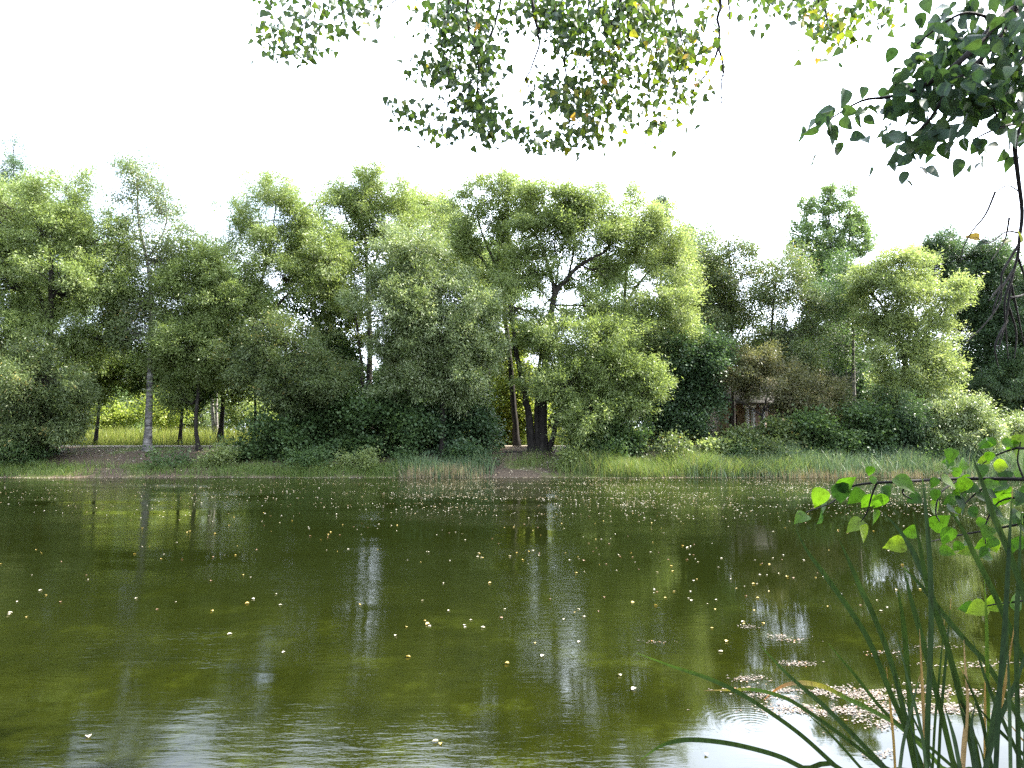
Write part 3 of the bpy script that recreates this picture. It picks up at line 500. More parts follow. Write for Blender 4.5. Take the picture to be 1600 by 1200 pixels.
blades('reed_bed', 'long blue green reed bed along the right part of the far shore', x, y, rng.uniform(.5, 1.15, len(x))*(.92+.6*nz(x, y, 1.1, 4)+.2*nz(x, y, 3.1, 6)), np.full(len(x), .03), .4, RD, vm=.5, vs=.2)
x, y = strip(1300, 1130, 1500, -.3, .1); blades('dry_reed', 'straw coloured dead stalks along the foot of the right reed bed', x, y, rng.uniform(.25, .6, len(x)), np.full(len(x), .026), .2, DRY)
n = 42000; y = 44.6+rng.uniform(0, 1, n)**1.5*34; x = px_x(rng.uniform(-60, 1100, n), y); k = nz(x, y, .5, 3)+rng.normal(size=n)*.5 > -.5; x, y = x[k], y[k]
blades('meadow_grass', 'tall sunlit yellow green meadow grass behind the path', x, y, rng.uniform(.4, 1.5, len(x))*np.interp(y, [44.6, 47], [.4, 1]), np.full(len(x), .05), .35, MG, vm=.45, vs=.2)
n = 9000; x = px_x(rng.uniform(-100, 1700, n), 39.5); y = shore(x)+rng.uniform(2, 6, n); k = nz(x, y, 1.0, 12)+rng.normal(size=n)*.35 > -.05
k &= (x < px_x(90, 39.5)) | (x > px_x(370, 39.5)) | (rng.random(n) < .3)
k &= ~((x > px_x(770, 39)) & (x < px_x(850, 39))); x, y = x[k], y[k]
blades('bank_grass', 'thin shaded grass patches on the bank below the path', x, y, rng.uniform(.08, .36, len(x)), np.full(len(x), .02), .6, GR, vm=.45)

# ------------------------------------------------------------------ old building glimpsed through the trees
def box(mb, a, b):
    a = np.array(a, float); b = np.array(b, float)
    V = np.array([[x, y, z] for x in (a[0], b[0]) for y in (a[1], b[1]) for z in (a[2], b[2])])
    F = np.array([[0, 1, 3, 2], [4, 6, 7, 5], [0, 4, 5, 1], [2, 3, 7, 6], [0, 2, 6, 4], [1, 5, 7, 3]])+sum(len(v) for v in mb[0])
    mb[0].append(V); mb[1].append(F)
def boxes(name, bs, mat, parent, loc):
    mb = ([], [])
    for a, b in bs: box(mb, a, b)
    return build(name, np.vstack(mb[0]), np.vstack(mb[1]), mat, parent, loc=loc)
def old_building():
    D = 47.0; x0 = px_x(1136, D); x1 = px_x(1232, D); g = 1.3
    loc = ((x0+x1)/2, D+2.5, g)
    r = empty('old_building', loc, 'small old building with pinkish plaster and white posts half hidden behind the bushes', 'building')
    pl = rough_mat('pink_plaster', [(.3, (.2, .13, .1)), (.6, (.36, .27, .22))], (1, 1, 1), 3)
    wh = rough_mat('white_post_paint', [(.3, (.36, .36, .35)), (.6, (.62, .62, .6))], (1, 1, 1), 5)
    dk = rough_mat('dark_board', [(.3, (.03, .025, .02)), (.7, (.075, .06, .05))], (1, 1, .2), 8)
    rf = rough_mat('grey_roof', [(.3, (.06, .055, .05)), (.7, (.12, .11, .1))], (6, 1, 1), 4)
    dx0 = px_x(1139, D); dx1 = px_x(1152, D); wx0, wx1 = px_x(1200, D), px_x(1216, D)
    boxes('wall', [((x0, D, g), (dx0, D+.25, g+2.9)), ((dx0, D, g+2.2), (dx1, D+.25, g+2.9)), ((dx1, D, g), (wx0, D+.25, g+2.9)), ((wx0, D, g), (wx1, D+.25, g+1)), ((wx0, D, g+2.1), (wx1, D+.25, g+2.9)), ((wx1, D, g), (x1, D+.25, g+2.9)),
      ((x0, D+.253, g), (x0+.25, D+5, g+2.9)), ((x1-.25, D+.253, g), (x1, D+5, g+2.9)), ((x0, D+5.003, g), (x1, D+5.25, g+2.9))], pl, r, loc)
    boxes('door', [((dx0, D+.12, g), (dx1, D+.17, g+2.197))], dk, r, loc)
    fr = boxes('window', [((wx0, D+.08, g+1), (wx1, D+.16, g+1.06)), ((wx0, D+.08, g+2.04), (wx1, D+.16, g+2.1)), ((wx0, D+.08, g+1.063), (wx0+.05, D+.16, g+2.037)), ((wx1-.05, D+.08, g+1.063), (wx1, D+.16, g+2.037)), (((wx0+wx1)/2-.02, D+.08, g+1.063), ((wx0+wx1)/2+.02, D+.16, g+2.037))], wh, r, loc)
    gm, t, o = nodes('window_glass'); p = N(t, 'ShaderNodeBsdfPrincipled', Roughness=.08); p.inputs['Base Color'].default_value = (.02, .025, .03, 1); t.links.new(p.outputs[0], o.inputs[0])
    pane = boxes('pane', [((wx0+.04, D+.11, g+1.05), (wx1-.04, D+.125, g+2.05))], gm, None, loc); pane.location = (0, 0, 0); pane.parent = fr
    for pxx in (1167, 1176, 1192, 1228):
        px0 = px_x(pxx, D-.9); boxes('post', [((px0-.11, D-1.0, g-.1), (px0+.11, D-.78, g+2.75)), ((px0-.17, D-1.06, g+2.6), (px0+.17, D-.72, g+2.8))], wh, r, loc)
    V = np.array([[x0-.4, D-1.4, g+2.8], [x1+.4, D-1.4, g+2.8], [x1+.4, D+2.6, g+4.6], [x0-.4, D+2.6, g+4.6], [x1+.4, D+5.8, g+2.8], [x0-.4, D+5.8, g+2.8]])
    V = np.vstack([V, V+[0, 0, .1]])
    F = np.array([[0, 3, 2, 1], [3, 5, 4, 2], [6, 7, 8, 9], [9, 8, 10, 11], [0, 1, 7, 6], [5, 11, 10, 4], [1, 2, 8, 7], [2, 4, 10, 8], [0, 6, 9, 3], [3, 9, 11, 5]])
    build('roof', V, F, rf, r, loc=loc)
old_building()
tb = Tubes(); p0 = at(1436, 712, 38); tb.add([p0-[0, 0, .5], p0, p0+[.01, 0, .55]], .05, .045, 8, .04)
tag(tb.build('wooden_stake', ASPEN, loc=p0-[0, 0, .5]), 'short pale wooden stake standing in the right reed bed', 'stake')
tb = Tubes(); a = at(803, 707, 38.6); tb.add([a+[-.5, 0, 0], a+[0, .05, .06], a+[.35, .1, .02], a+[.6, .15, .1]], .07, .03, 7, .1)
tag(tb.build('driftwood', BARK, loc=a), 'dark broken branch lying on the muddy landing', 'branch')

# ------------------------------------------------------------------ near trees: branches over the water
NL = leaf_mat('near_leaf', [(0, (.025, .05, .03)), (.5, (.045, .075, .035)), (.75, (.1, .14, .03)), (.88, (.22, .2, .04)), (1, (.36, .2, .06))],   .34, .5, .2, (1.6, 1.7, .5), (45, 45, 45))
LL = leaf_mat('linden_leaf', [(0, (.015, .035, .014)), (.5, (.03, .066, .011)), (.8, (.05, .1, .012)), (1, (.11, .14, .02))], .5, .5, .15, (2.2, 2.6, .6), (70, 70, 70))
RL = leaf_mat('shaded_linden_leaf', [(0, (.02, .045, .03)), (.5, (.035, .065, .04)), (.9, (.06, .1, .04)), (1, (.2, .22, .04))], .24, .5, .15, (1.7, 1.8, .5), (55, 55, 55))  # darker copy of the linden leaf, with its shade put into the colour
DK = rough_mat('twig_bark', [(.3, (.004, .0035, .003)), (.7, (.011, .009, .008))], (1, 1, 1), 20)
def leaf_cloud(root, spec, D, tmpl, size, mat, tb, tw, depth=.5, var0=.4, aspect=.85, MUL=1.0):
    """spec = [(px, py, rx, ry, n[, var])]: hanging leaves on thin twigs"""
    P, Vv = [], []
    for e in spec:
        px, py, rx, ry, n = e[:5]; n = int(n*MUL); v = e[5] if len(e) > 5 else var0
        k = max(1, n//7); ga = rng.uniform(0, 6.28, k); gr = rng.uniform(0, 1, k)**.5; g = np.stack([np.cos(ga)*gr, np.sin(ga)*gr], -1); cz = rng.normal(size=k)*depth
        for j in range(k):
            g_ = np.clip(g[j], -1.2, 1.2); c = at(px+g_[0]*rx, py+g_[1]*ry, D+cz[j])
            q = min(tw, key=lambda p: np.linalg.norm((p-c)*[1, .6, 1])+.5*max(0, c[2]-p[2]))
            m_ = (q+c)/2+[0, 0, .06]; tb.add(smooth_path([q, m_, c], 3), .006, .003, 4)
            for i in range(7):
                P.append(c+(q-c)*min(.5, .3/max(.01, np.linalg.norm(q-c)))*rng.uniform(0, 1.0)+rng.normal(size=3)*size*np.array([1.1, 1.1, .9])); Vv.append(v+rng.normal()*.17)
    P = np.array(P); n = len(P)
    d = rng.normal(size=(n, 3))*.55; d[:, 2] -= .9
    nn = rng.normal(size=(n, 3)); nn[:, 1] -= .3
    sz = size*rng.uniform(.7, 1.2, n)
    V, F, k = leaves(tmpl, P, d, nn, sz, sz*aspect)
    return build('foliage', V, F, mat, root, var=np.repeat(Vv, k), loc=np.array(root.location))
def near_tree():
    D = 5.6; loc = np.array([2.1, -2.2, .55])
    root = empty('lime_tree', loc, 'near tree whose drooping leafy branches hang across the top of the view', 'tree')
    tb = Tubes(); tw = []
    tb.add(smooth_path([loc-[0, 0, .3], loc+[.05, .1, 2.5], loc+[-.1, .5, 5.0], loc+[-.3, 1.2, 7.5], loc+[-.4, 1.6, 10]], 5), .24, .06, 12, .04)
    top = [at(p, q, D+dz) for p, q, dz in ((1420, -70, .3), (1250, -95, .2), (1050, -105, 0), (850, -100, -.1), (650, -80, 0), (450, -60, .3), (330, -30, .5))]
    tb.add(smooth_path([loc+[-.1, .5, 4.9], np.array([1.9, 1.5, 6.9])]+[np.array([1.5, 4, 6.4]), top[2]], 5), .1, .05, 8)
    lim = smooth_path(top, 5); tb.add(lim, .045, .02, 7)
    for pl, r in [([(969, -90), (969, 0), (947, 59), (931, 91)], .012), ([(866, -95), (866, 0), (880, 47), (880, 84), (887, 125), (883, 141)], .014), ([(830, -95), (830, 0), (842, 47), (841, 75), (822, 122), (800, 160)], .014), ([(822, 122), (828, 156), (834, 206)], .005),
      ([(783, -90), (783, 0), (769, 47), (756, 97), (752, 130)], .012), ([(728, -85), (728, 0), (737, 62), (747, 97), (748, 156), (765, 215)], .012), ([(1127, -100), (1127, 0), (1123, 31), (1127, 94), (1128, 156), (1117, 206)], .012), ([(1138, -95), (1139, 0), (1136, 62), (1132, 125), (1130, 190)], .006), ([(1122, 75), (1106, 112), (1081, 144), (1064, 159)], .008),
      ([(1040, -100), (1050, 0), (1066, 62), (1072, 81)], .009), ([(985, -100), (984, 0), (962, 31), (944, 72), (935, 130)], .009), ([(490, -62), (486, 2), (478, 30), (455, 62)], .006), ([(430, -55), (425, 5), (440, 40)], .005), ([(640, -80), (630, -10), (600, 10), (560, 8)], .006), ([(1026, -100), (1025, 0), (1022, 40), (1030, 110), (1024, 190)], .007), ([(690, -82), (700, 0), (690, 60), (700, 120), (690, 200)], .009), ([(915, -95), (920, 0), (905, 90), (890, 180), (880, 230)], .008),
      ([(1275, -90), (1278, 0), (1278, 30), (1275, 85)], .008), ([(1262, -90), (1271, 25), (1257, 90)], .005), ([(1285, -20), (1292, 30), (1312, 55), (1322, 100)], .008), ([(1395, -75), (1390, 5), (1372, 35), (1368, 42)], .006), ([(1210, -95), (1205, 0)], .006), ([(770, 50), (720, 150), (660, 165), (605, 178)], .005), ([(540, -70), (535, 20), (545, 50)], .005)]:
        P = smooth_path([at(a, b, D+.15*math.sin(a*.05)) for a, b in pl], 4); r *= 1.3; P[1:] += rng.normal(size=P[1:].shape)*.008
        tb.add(P, r, .003, 6); tw += list(P)
        if len(pl) > 3:
            for _ in range(2):
                a = P[rng.integers(len(P)//3, len(P))]; tb.add(smooth_path([a, a+rng.normal(size=3)*[.1, .1, .04]-[0, 0, .12], a+rng.normal(size=3)*[.2, .2, .05]-[0, 0, .3]], 3), .004, .0015, 4)
    tb.build('trunk', DK, root, loc)
    spec = [(470, 4, 75, 10, 60), (450, 34, 48, 11, 60), (535, 42, 30, 15, 40), (430, 75, 30, 10, 35), (460, 92, 25, 14, 28), (495, 80, 25, 14, 28), (570, 5, 45, 8, 45), (612, 42, 9, 8, 4),
      (690, 25, 40, 30, 150), (735, 45, 45, 40, 200), (690, 115, 50, 18, 130), (740, 110, 40, 24, 110), (630, 178, 22, 6, 14), (665, 175, 30, 10, 28), (690, 205, 38, 14, 45), (750, 175, 40, 26, 130), (775, 205, 36, 18, 70), (820, 14, 60, 22, 150), (870, 50, 40, 25, 90),
      (920, 22, 50, 30, 200), (1000, 25, 48, 34, 280, .5), (960, 95, 55, 30, 190, .5), (1040, 90, 42, 30, 140, .56), (1088, 75, 24, 34, 70, .62), (855, 140, 32, 26, 70), (900, 165, 40, 24, 120, .5), (870, 212, 36, 15, 75, .5), (940, 150, 44, 22, 100, .52), (1028, 197, 26, 10, 36, .55), (812, 240, 9, 9, 10), (940, 205, 34, 11, 45, .55), (1040, 145, 40, 16, 60, .6), (980, 170, 30, 16, 50, .55), (1100, 15, 30, 14, 40, .6),
      (1190, 6, 20, 6, 35), (1250, 8, 26, 9, 50), (1300, 20, 30, 18, 90, .6), (1315, 45, 24, 12, 50, .6), (1372, 15, 30, 14, 60), (1298, 62, 7, 9, 8)]
    leaf_cloud(root, spec, D, DELTOID, .066, NL, tb, tw, .35, MUL=1.5)
near_tree()
def right_tree():
    D = 2.5; loc = np.array([3.4, .1, .3])
    root = empty('lime_tree', loc, 'near tree on the right whose broad dark leaves fill the upper right corner', 'tree')
    tb = Tubes(); tw = []
    tb.add(smooth_path([loc-[0, 0, .3], loc+[-.05, .1, 1.5], loc+[.1, .3, 3.2], loc+[.1, .4, 5.5]], 5), .15, .06, 10, .04)
    def tip(pl, r, rr=.003, DD=D):
        P = smooth_path([p if isinstance(p, np.ndarray) else at(p[0], p[1], DD+.1*math.sin(p[0]*.02)) for p in pl], 4); tb.add(P, r, rr, 6); return P
    A = loc+[.08, .28, 3.0]
    tw += list(tip([A, np.array([2.9, 1.6, 3.75]), (1640, -25), (1600, 3), (1560, 32), (1525, 72), (1480, 112), (1430, 140), (1385, 152), (1345, 158), (1290, 190)], .02))
    tw += list(tip([(1600, 3), (1560, 60), (1530, 95), (1490, 130), (1450, 190), (1420, 215)], .012)); tw += list(tip([(1530, 95), (1540, 110), (1545, 140), (1560, 190)], .007)); tw += list(tip([(1560, 32), (1510, 20), (1470, 40), (1425, 75)], .006)); tw += list(tip([(1640, 40), (1600, 90), (1570, 140)], .01))
    B = tip([A+[0, 0, -.3], np.array([2.7, 1.5, 3.2]), (1660, 190), (1600, 192), (1560, 200), (1512, 222)], .014, .002); 
    Q = tip([A+[0, 0, -.5], np.array([2.75, 1.7, 3.0]), (1640, 140), (1600, 195), (1586, 220), (1590, 270), (1597, 330), (1593, 372), (1590, 400), (1580, 440), (1572, 500), (1560, 545)], .012, .0025)
    for pl in ([(1593, 380), (1575, 410), (1565, 430), (1563, 470), (1540, 505), (1510, 535)], [(1590, 400), (1600, 430), (1610, 470)], [(1583, 430), (1570, 470), (1572, 520), (1575, 560)], [(1585, 420), (1560, 460), (1548, 500)], [(1578, 465), (1600, 460), (1620, 440)], [(1576, 480), (1588, 520), (1585, 560)], [(1580, 445), (1592, 500), (1600, 540)], [(1565, 445), (1545, 470)], [(1574, 500), (1555, 540), (1560, 575)]): tip(pl, .005, .0015)
    for pl in ([(1555, 300), (1540, 335), (1520, 360), (1506, 385), (1500, 410)], [(1577, 340), (1570, 375), (1548, 408)], [(1592, 364), (1572, 362), (1545, 380), (1525, 370)]): tip(pl, .004, .001)
    tip([Q[len(Q)//2], (1575, 290), (1555, 300)], .003, .002)
    tb.build('trunk', DK, root, loc)
    spec = [(1500, 20, 20, 18, 14), (1540, 20, 36, 20, 40), (1590, 40, 26, 36, 50), (1560, 70, 34, 24, 42), (1515, 62, 24, 18, 28), (1585, 110, 24, 28, 42), (1540, 115, 34, 22, 42), (1490, 105, 34, 20, 42), (1455, 122, 24, 14, 21), (1560, 160, 26, 18, 21), (1510, 150, 34, 20, 35), (1465, 158, 34, 18, 35), (1425, 150, 26, 16, 21), (1395, 155, 18, 18, 14), (1480, 195, 26, 14, 14), (1440, 195, 26, 16, 21), (1400, 195, 20, 14, 14), (1425, 232, 24, 12, 10), (1383, 235, 4, 8, 3), (1335, 160, 9, 12, 4), (1312, 180, 12, 8, 5), (1290, 195, 8, 8, 4), (1500, 208, 6, 8, 3), (1460, 222, 10, 6, 4), (1425, 75, 6, 6, 2), (1455, 40, 10, 20, 5), (1549, 232, 10, 18, 8), (1585, 225, 14, 8, 7), (1593, 172, 10, 14, 7)]
    leaf_cloud(root, spec, D, OVATE, .06, RL, tb, tw, .12, .36, .72)
    Dl = D; P = np.array([at(1545, 378, Dl), at(1530, 372, Dl), at(1570, 380, Dl), at(1595, 378, Dl)])
    V, F, k = leaves(OVATE, P, np.array([[-.9, 0, -.2], [-.6, 0, .1], [.5, .2, .4], [0, 0, .8]]), np.array([[0, -.6, .8], [0, -1, .2], [0, -.5, .9], [.6, -.6, .2]]), np.full(4, .05), np.full(4, .032))
    for q in range(4): build('leaf', V[q*24:q*24+24], F[:14], NL, root, var=np.full(14, [.05, .95, .8, .8][q]), loc=loc)
right_tree()
def right_crown():
    root = bpy.data.objects['lime_tree.001']; n = 5200; loc = np.array(root.location)
    c = np.array([[3.6, 1.2, 5.0], [4.6, 2.6, 5.4], [4.2, .2, 4.6], [5.4, 1.0, 5.6], [3.9, 2.4, 4.4], [5.2, 3.0, 4.6], [3.2, -.6, 6.2], [4.8, 4.2, 5.6]])
    P = c[rng.integers(0, len(c), n)]+rand_unit(n)*rng.uniform(.2, 1.05, (n, 1)); P = P[P[:, 0] > .95+P[:, 1]*.76]; n = len(P)
    d = rng.normal(size=(n, 3))*.6-[0, 0, .6]; sz = rng.uniform(.06, .1, n)
    V, F, k = leaves(OVATE, P, d, rng.normal(size=(n, 3))+[0, 0, .8], sz, sz*.8)
    build('crown', V, F, RL, root, var=np.repeat(.4+rng.normal(size=n)*.15, k), loc=loc)
    tb = Tubes()
    for q in c: tb.add(smooth_path([loc+[.1, .3, 3.0], (loc+[.1, .3, 3.4]+q)/2, q], 4), .04, .01, 6)
    tb.build('limb', DK, root, loc)
right_crown()
def linden_sapling():
    D = 2.0; loc = np.array([2.35, 1.0, .1])
    root = empty('linden_sapling', loc, 'linden sapling reaching in from the right with glowing green leaves over the water', 'sapling')
    tb = Tubes()
    def tip(pl, r, rr=.0015, DD=D):
        P = smooth_path([p if isinstance(p, np.ndarray) else at(p[0], p[1], DD+.05*math.sin(p[0]*.03)) for p in pl], 4); tb.add(P, r, rr, 6); return P
    tb.add(smooth_path([loc-[0, 0, .2], loc+[.02, .1, .8], loc+[-.1, .3, 1.6], loc+[-.05, .5, 2.5]], 5), .022, .008, 8)
    tip([loc+[-.02, .15, 1.2], np.array([1.95, 1.7, 1.7]), (1640, 752), (1600, 749), (1500, 748), (1400, 753), (1350, 756), (1322, 764), (1300, 785), (1260, 800)], .007)
    tip([loc+[-.02, .15, 1.15], np.array([1.95, 1.75, 1.5]), (1640, 812), (1600, 818), (1545, 828), (1490, 838), (1455, 846)], .006)
    tip([loc+[-.1, .3, 1.6], np.array([1.9, 1.8, 1.9]), (1620, 700), (1590, 700), (1555, 712), (1535, 725)], .005)
    for pl in ([(1370, 755), (1362, 775), (1355, 800), (1345, 815)], [(1540, 760), (1520, 775), (1505, 790)], [(1500, 748), (1470, 770), (1462, 800), (1468, 815)], [(1420, 752), (1410, 770), (1425, 780)], [(1600, 775), (1560, 785), (1540, 820), (1540, 850)], [(1640, 930), (1590, 940), (1550, 945), (1515, 955)], [(1600, 749), (1590, 720), (1595, 690)]): tip(pl, .003)
    tb.build('trunk', DK, root, loc)
    A = np.array([(1251, 810, 26, 200, .8), (1279, 779, 28, 250, .85), (1284, 805, 40, 290, .05), (1314, 772, 34, 280, .02), (1324, 754, 30, 20, .6), (1336, 777, 30, 230, .5), (1355, 785, 28, 250, .8), (1372, 785, 28, 260, .6), (1385, 773, 24, 300, .02), (1415, 757, 32, 320, .75), (1366, 749, 14, 20, .6), (1359, 737, 16, 270, .5), (1336, 822, 32, 200, .9), (1350, 837, 30, 300, .98), (1367, 810, 24, 280, .8), (1387, 760, 18, 270, .2), (1427, 780, 22, 200, .1), (1397, 852, 30, 190, .95), (1420, 832, 24, 200, .8), (1471, 732, 26, 180, .9), (1504, 727, 22, 220, .8), (1494, 740, 18, 260, .7), (1535, 736, 20, 260, .3), (1486, 756, 30, 340, .85), (1508, 764, 22, 340, .6), (1459, 755, 16, 250, .4), (1461, 775, 18, 280, .3), (1462, 795, 28, 320, .85), (1470, 815, 32, 40, .6), (1479, 839, 28, 260, .4), (1497, 775, 24, 310, .6), (1501, 790, 28, 290, .02), (1522, 802, 18, 310, .05), (1536, 720, 18, 200, .9), (1566, 728, 24, 350, .95), (1587, 707, 26, 300, .9), (1580, 697, 20, 240, .7), (1597, 687, 24, 30, .9), (1595, 737, 24, 60, .8), (1552, 757, 20, 10, .7), (1550, 772, 22, 340, .1), (1562, 780, 30, 250, .8), (1572, 768, 18, 250, .7), (1596, 770, 24, 300, .2), (1594, 783, 20, 20, .7), (1542, 832, 24, 220, .7), (1537, 852, 26, 200, .8), (1555, 855, 22, 300, .9), (1567, 812, 22, 30, .8), (1507, 862, 18, 190, .9), (1510, 950, 22, 190, .3), (1525, 952, 28, 200, .95), (1550, 945, 30, 200, .9), (1590, 935, 34, 30, .5), (1600, 820, 30, 300, .1), (1610, 720, 30, 200, .7)])
    B = np.column_stack([rng.uniform(1470, 1640, 46), rng.uniform(690, 870, 46), rng.uniform(14, 25, 46), rng.uniform(180, 360, 46), rng.uniform(0, .9, 46)])
    B = B[B[:, 0]-1400 > (800-B[:, 1])*.9]; A = np.vstack([A, B])
    n = len(A); a = np.radians(A[:, 3]); dz = rng.normal(size=n)*.06
    d = np.stack([np.cos(a), rng.normal(size=n)*.35, np.sin(a)], -1); L = A[:, 2]/FOC*D*1.08
    P = np.array([at(p[0], p[1], D+q) for p, q in zip(A, dz)])-unit(d)*L[:, None]*.5
    nn = np.stack([rng.normal(size=n)*.4, -np.ones(n), .5+rng.normal(size=n)*.5], -1)
    V, F, k = leaves(OVATE, P, d, nn, L, L*.85)
    build('foliage', V, F, LL, root, var=np.repeat(A[:, 4], k), loc=loc)  # hand-set dark values paint canopy shade onto single leaves
linden_sapling()

# ------------------------------------------------------------------ cattails in front
CT = leaf_mat('cattail_leaf', [(0, (.012, .026, .01)), (.5, (.026, .05, .012)), (.8, (.06, .11, .015)), (.88, (.28, .24, .03)), (.94, (.19, .13, .055)), (1, (.36, .15, .03))], .3, .55, .12, mottle=(160, 160, 5))
def blade(root, pl, wpx, D, v, base):
    sl_ = random.uniform(-.18, .12); P = [at(a, b, D+sl_*i/len(pl)) for i, (a, b) in enumerate(pl)]
    e = P[-1]; tg = unit(P[-1]-P[-2]); bz = base+np.array([random.uniform(-.03, .03), random.uniform(-.03, .03), 0])
    P += [e+tg*.12, (e+tg*.2)*.5+bz*.5+tg*.05, bz]
    P = smooth_path(P, 5); n = len(P); t = np.linspace(0, 1, n)
    wd = wpx*.7/FOC*D*np.minimum(1, (t/.22)**.7)*.5; wd[0] = .0006
    T = unit(np.gradient(P, axis=0)); view = unit(P-np.array([0, 0, EYE])); sd = unit(np.cross(T, view)+.35*rng.normal(size=3)*[1, 1, .2]); sd = unit(sd-T*np.sum(sd*T, 1, keepdims=True)); nn = np.cross(sd, T)
    V = np.concatenate([P-sd*wd[:, None], P+nn*wd[:, None]*.35, P+sd*wd[:, None]]).reshape(3, n, 3).transpose(1, 0, 2).reshape(-1, 3)
    i = np.arange(n-1)*3; F = np.concatenate([np.stack([i, i+1, i+4, i+3], -1), np.stack([i+1, i+2, i+5, i+4], -1)])
    var = v if np.isscalar(v) else np.interp(t, [0, .07, .25, .5], v)
    var = np.full(n-1, var) if np.isscalar(var) else var[:-1]
    build('leaf', V, F, CT, root, var=np.concatenate([var, var]), smooth=True, loc=np.array(root.location))
CAT = [
 ('cattail clump with leaves arching left over the leaf raft, one yellow and one orange', (1500, 1.75), [
  ([(994, 1020), (1050, 1041), (1104, 1059), (1150, 1080), (1197, 1109), (1251, 1148), (1309, 1200)], 9, [.8, .72, .45, .35]), ([(1185, 1006), (1232, 1055), (1282, 1098), (1317, 1132), (1367, 1183), (1383, 1200)], 10, [.75, .55, .4, .3]),
  ([(1100, 1079), (1143, 1078), (1181, 1078), (1225, 1090), (1260, 1110), (1330, 1160), (1380, 1200)], 8, [.94, .9, .75, .4]), ([(1193, 1094), (1212, 1078), (1232, 1069), (1259, 1067), (1290, 1074), (1321, 1090), (1352, 1105), (1383, 1121), (1402, 1132), (1437, 1163), (1472, 1200)], 10, [1, .99, .9, .7]),
  ([(1001, 1187), (1030, 1167), (1057, 1158), (1088, 1156), (1135, 1161), (1181, 1171), (1220, 1183), (1255, 1200)], 10, [.8, .6, .4, .4]), ([(1294, 1005), (1313, 1028), (1336, 1055), (1360, 1086), (1387, 1117), (1426, 1148), (1457, 1171), (1491, 1200)], 7, [.7, .6, .5, .4]), ([(1255, 1110), (1300, 1150), (1345, 1200)], 6, .5)]),
 ('cattail clump with two long leaves leaning left below the linden leaves', (1455, 1.65), [
  ([(1243, 826), (1262, 862), (1290, 900), (1344, 977), (1368, 1024), (1391, 1082), (1422, 1152), (1441, 1200)], 11, .35), ([(1311, 843), (1325, 873), (1345, 920), (1362, 955), (1384, 1010), (1405, 1080), (1430, 1200)], 11, .38),
  ([(1402, 918), (1409, 955), (1414, 997), (1420, 1075), (1426, 1152), (1430, 1200)], 11, .5), ([(1413, 890), (1422, 930), (1433, 970), (1451, 1036), (1468, 1102), (1488, 1187)], 11, .4), ([(1379, 800), (1400, 822), (1420, 850), (1437, 885), (1450, 915), (1465, 960), (1484, 1024), (1503, 1101), (1519, 1171), (1524, 1200)], 11, .2)]),
 ('cattail clump with the tallest straight upright leaf in front of the water', (1480, 1.5), [
  ([(1440, 738), (1446, 790), (1453, 880), (1455, 960), (1453, 1040), (1450, 1110), (1448, 1200)], 13, .2), ([(1427, 800), (1437, 850), (1446, 900), (1460, 950), (1480, 1010), (1500, 1080), (1520, 1150), (1530, 1200)], 11, .3), ([(1477, 792), (1500, 820), (1522, 865), (1545, 910), (1567, 957), (1590, 1010), (1602, 1040)], 12, .25), ([(1407, 882), (1430, 905), (1455, 935), (1476, 962), (1515, 1008), (1538, 1032), (1561, 1067), (1585, 1109), (1600, 1140)], 11, .35), ([(1430, 1190), (1432, 1195), (1435, 1215)], 8, .3), ([(1506, 1000), (1508, 1040), (1512, 1100), (1506, 1200)], 5, .94)]),
 ('dense dark cattail clump at the right edge of the view', (1580, 1.45), [
  ([(1519, 712), (1535, 755), (1550, 800), (1575, 860), (1600, 928), (1615, 980)], 12, .25), ([(1582, 760), (1577, 850), (1571, 960), (1562, 1080), (1556, 1200)], 9, .08), ([(1596, 800), (1592, 900), (1588, 1000), (1592, 1200)], 9, .2), ([(1538, 905), (1541, 960), (1542, 1016), (1544, 1100), (1546, 1200)], 8, .7), ([(1575, 930), (1572, 1020), (1552, 1120), (1540, 1200)], 8, .25), ([(1524, 1100), (1550, 1130), (1580, 1160), (1602, 1182)], 8, .15), ([(1605, 1010), (1590, 1060), (1560, 1130), (1540, 1200)], 9, .25), ([(1520, 1000), (1540, 1060), (1560, 1110), (1600, 1200)], 9, .3), ([(1524, 1098), (1518, 1140), (1528, 1200)], 7, .2), ([(1500, 1040), (1530, 1110), (1550, 1200)], 9, .2), ([(1475, 1100), (1490, 1150), (1500, 1200)], 8, .3)]),
]
for lab, (bx, D), bl in CAT:
    base = np.array([px_x(bx, D)*.97, D, -.15]); root = empty('cattail', base, lab, 'cattail', 'cattails at the near shore')
    if D < 1.7:
        for _ in range(6):
            x0 = bx+random.uniform(-60, 70); y0 = random.uniform(930, 1120); dx = random.uniform(-60, 40)
            bl = bl+[([(x0+dx, y0), (x0+dx*.6, y0+(1200-y0)*.35), (x0+dx*.2, y0+(1200-y0)*.7), (x0, 1200)], random.uniform(4, 7), random.choice([.15, .3, .4, .5, .94]))]
    bl = [(pl, wpx, [.94, v, v, v] if np.isscalar(v) and random.random() < .4 else v) for pl, wpx, v in bl]
    for pl, wpx, v in bl: blade(root, pl, wpx, D, v, base)

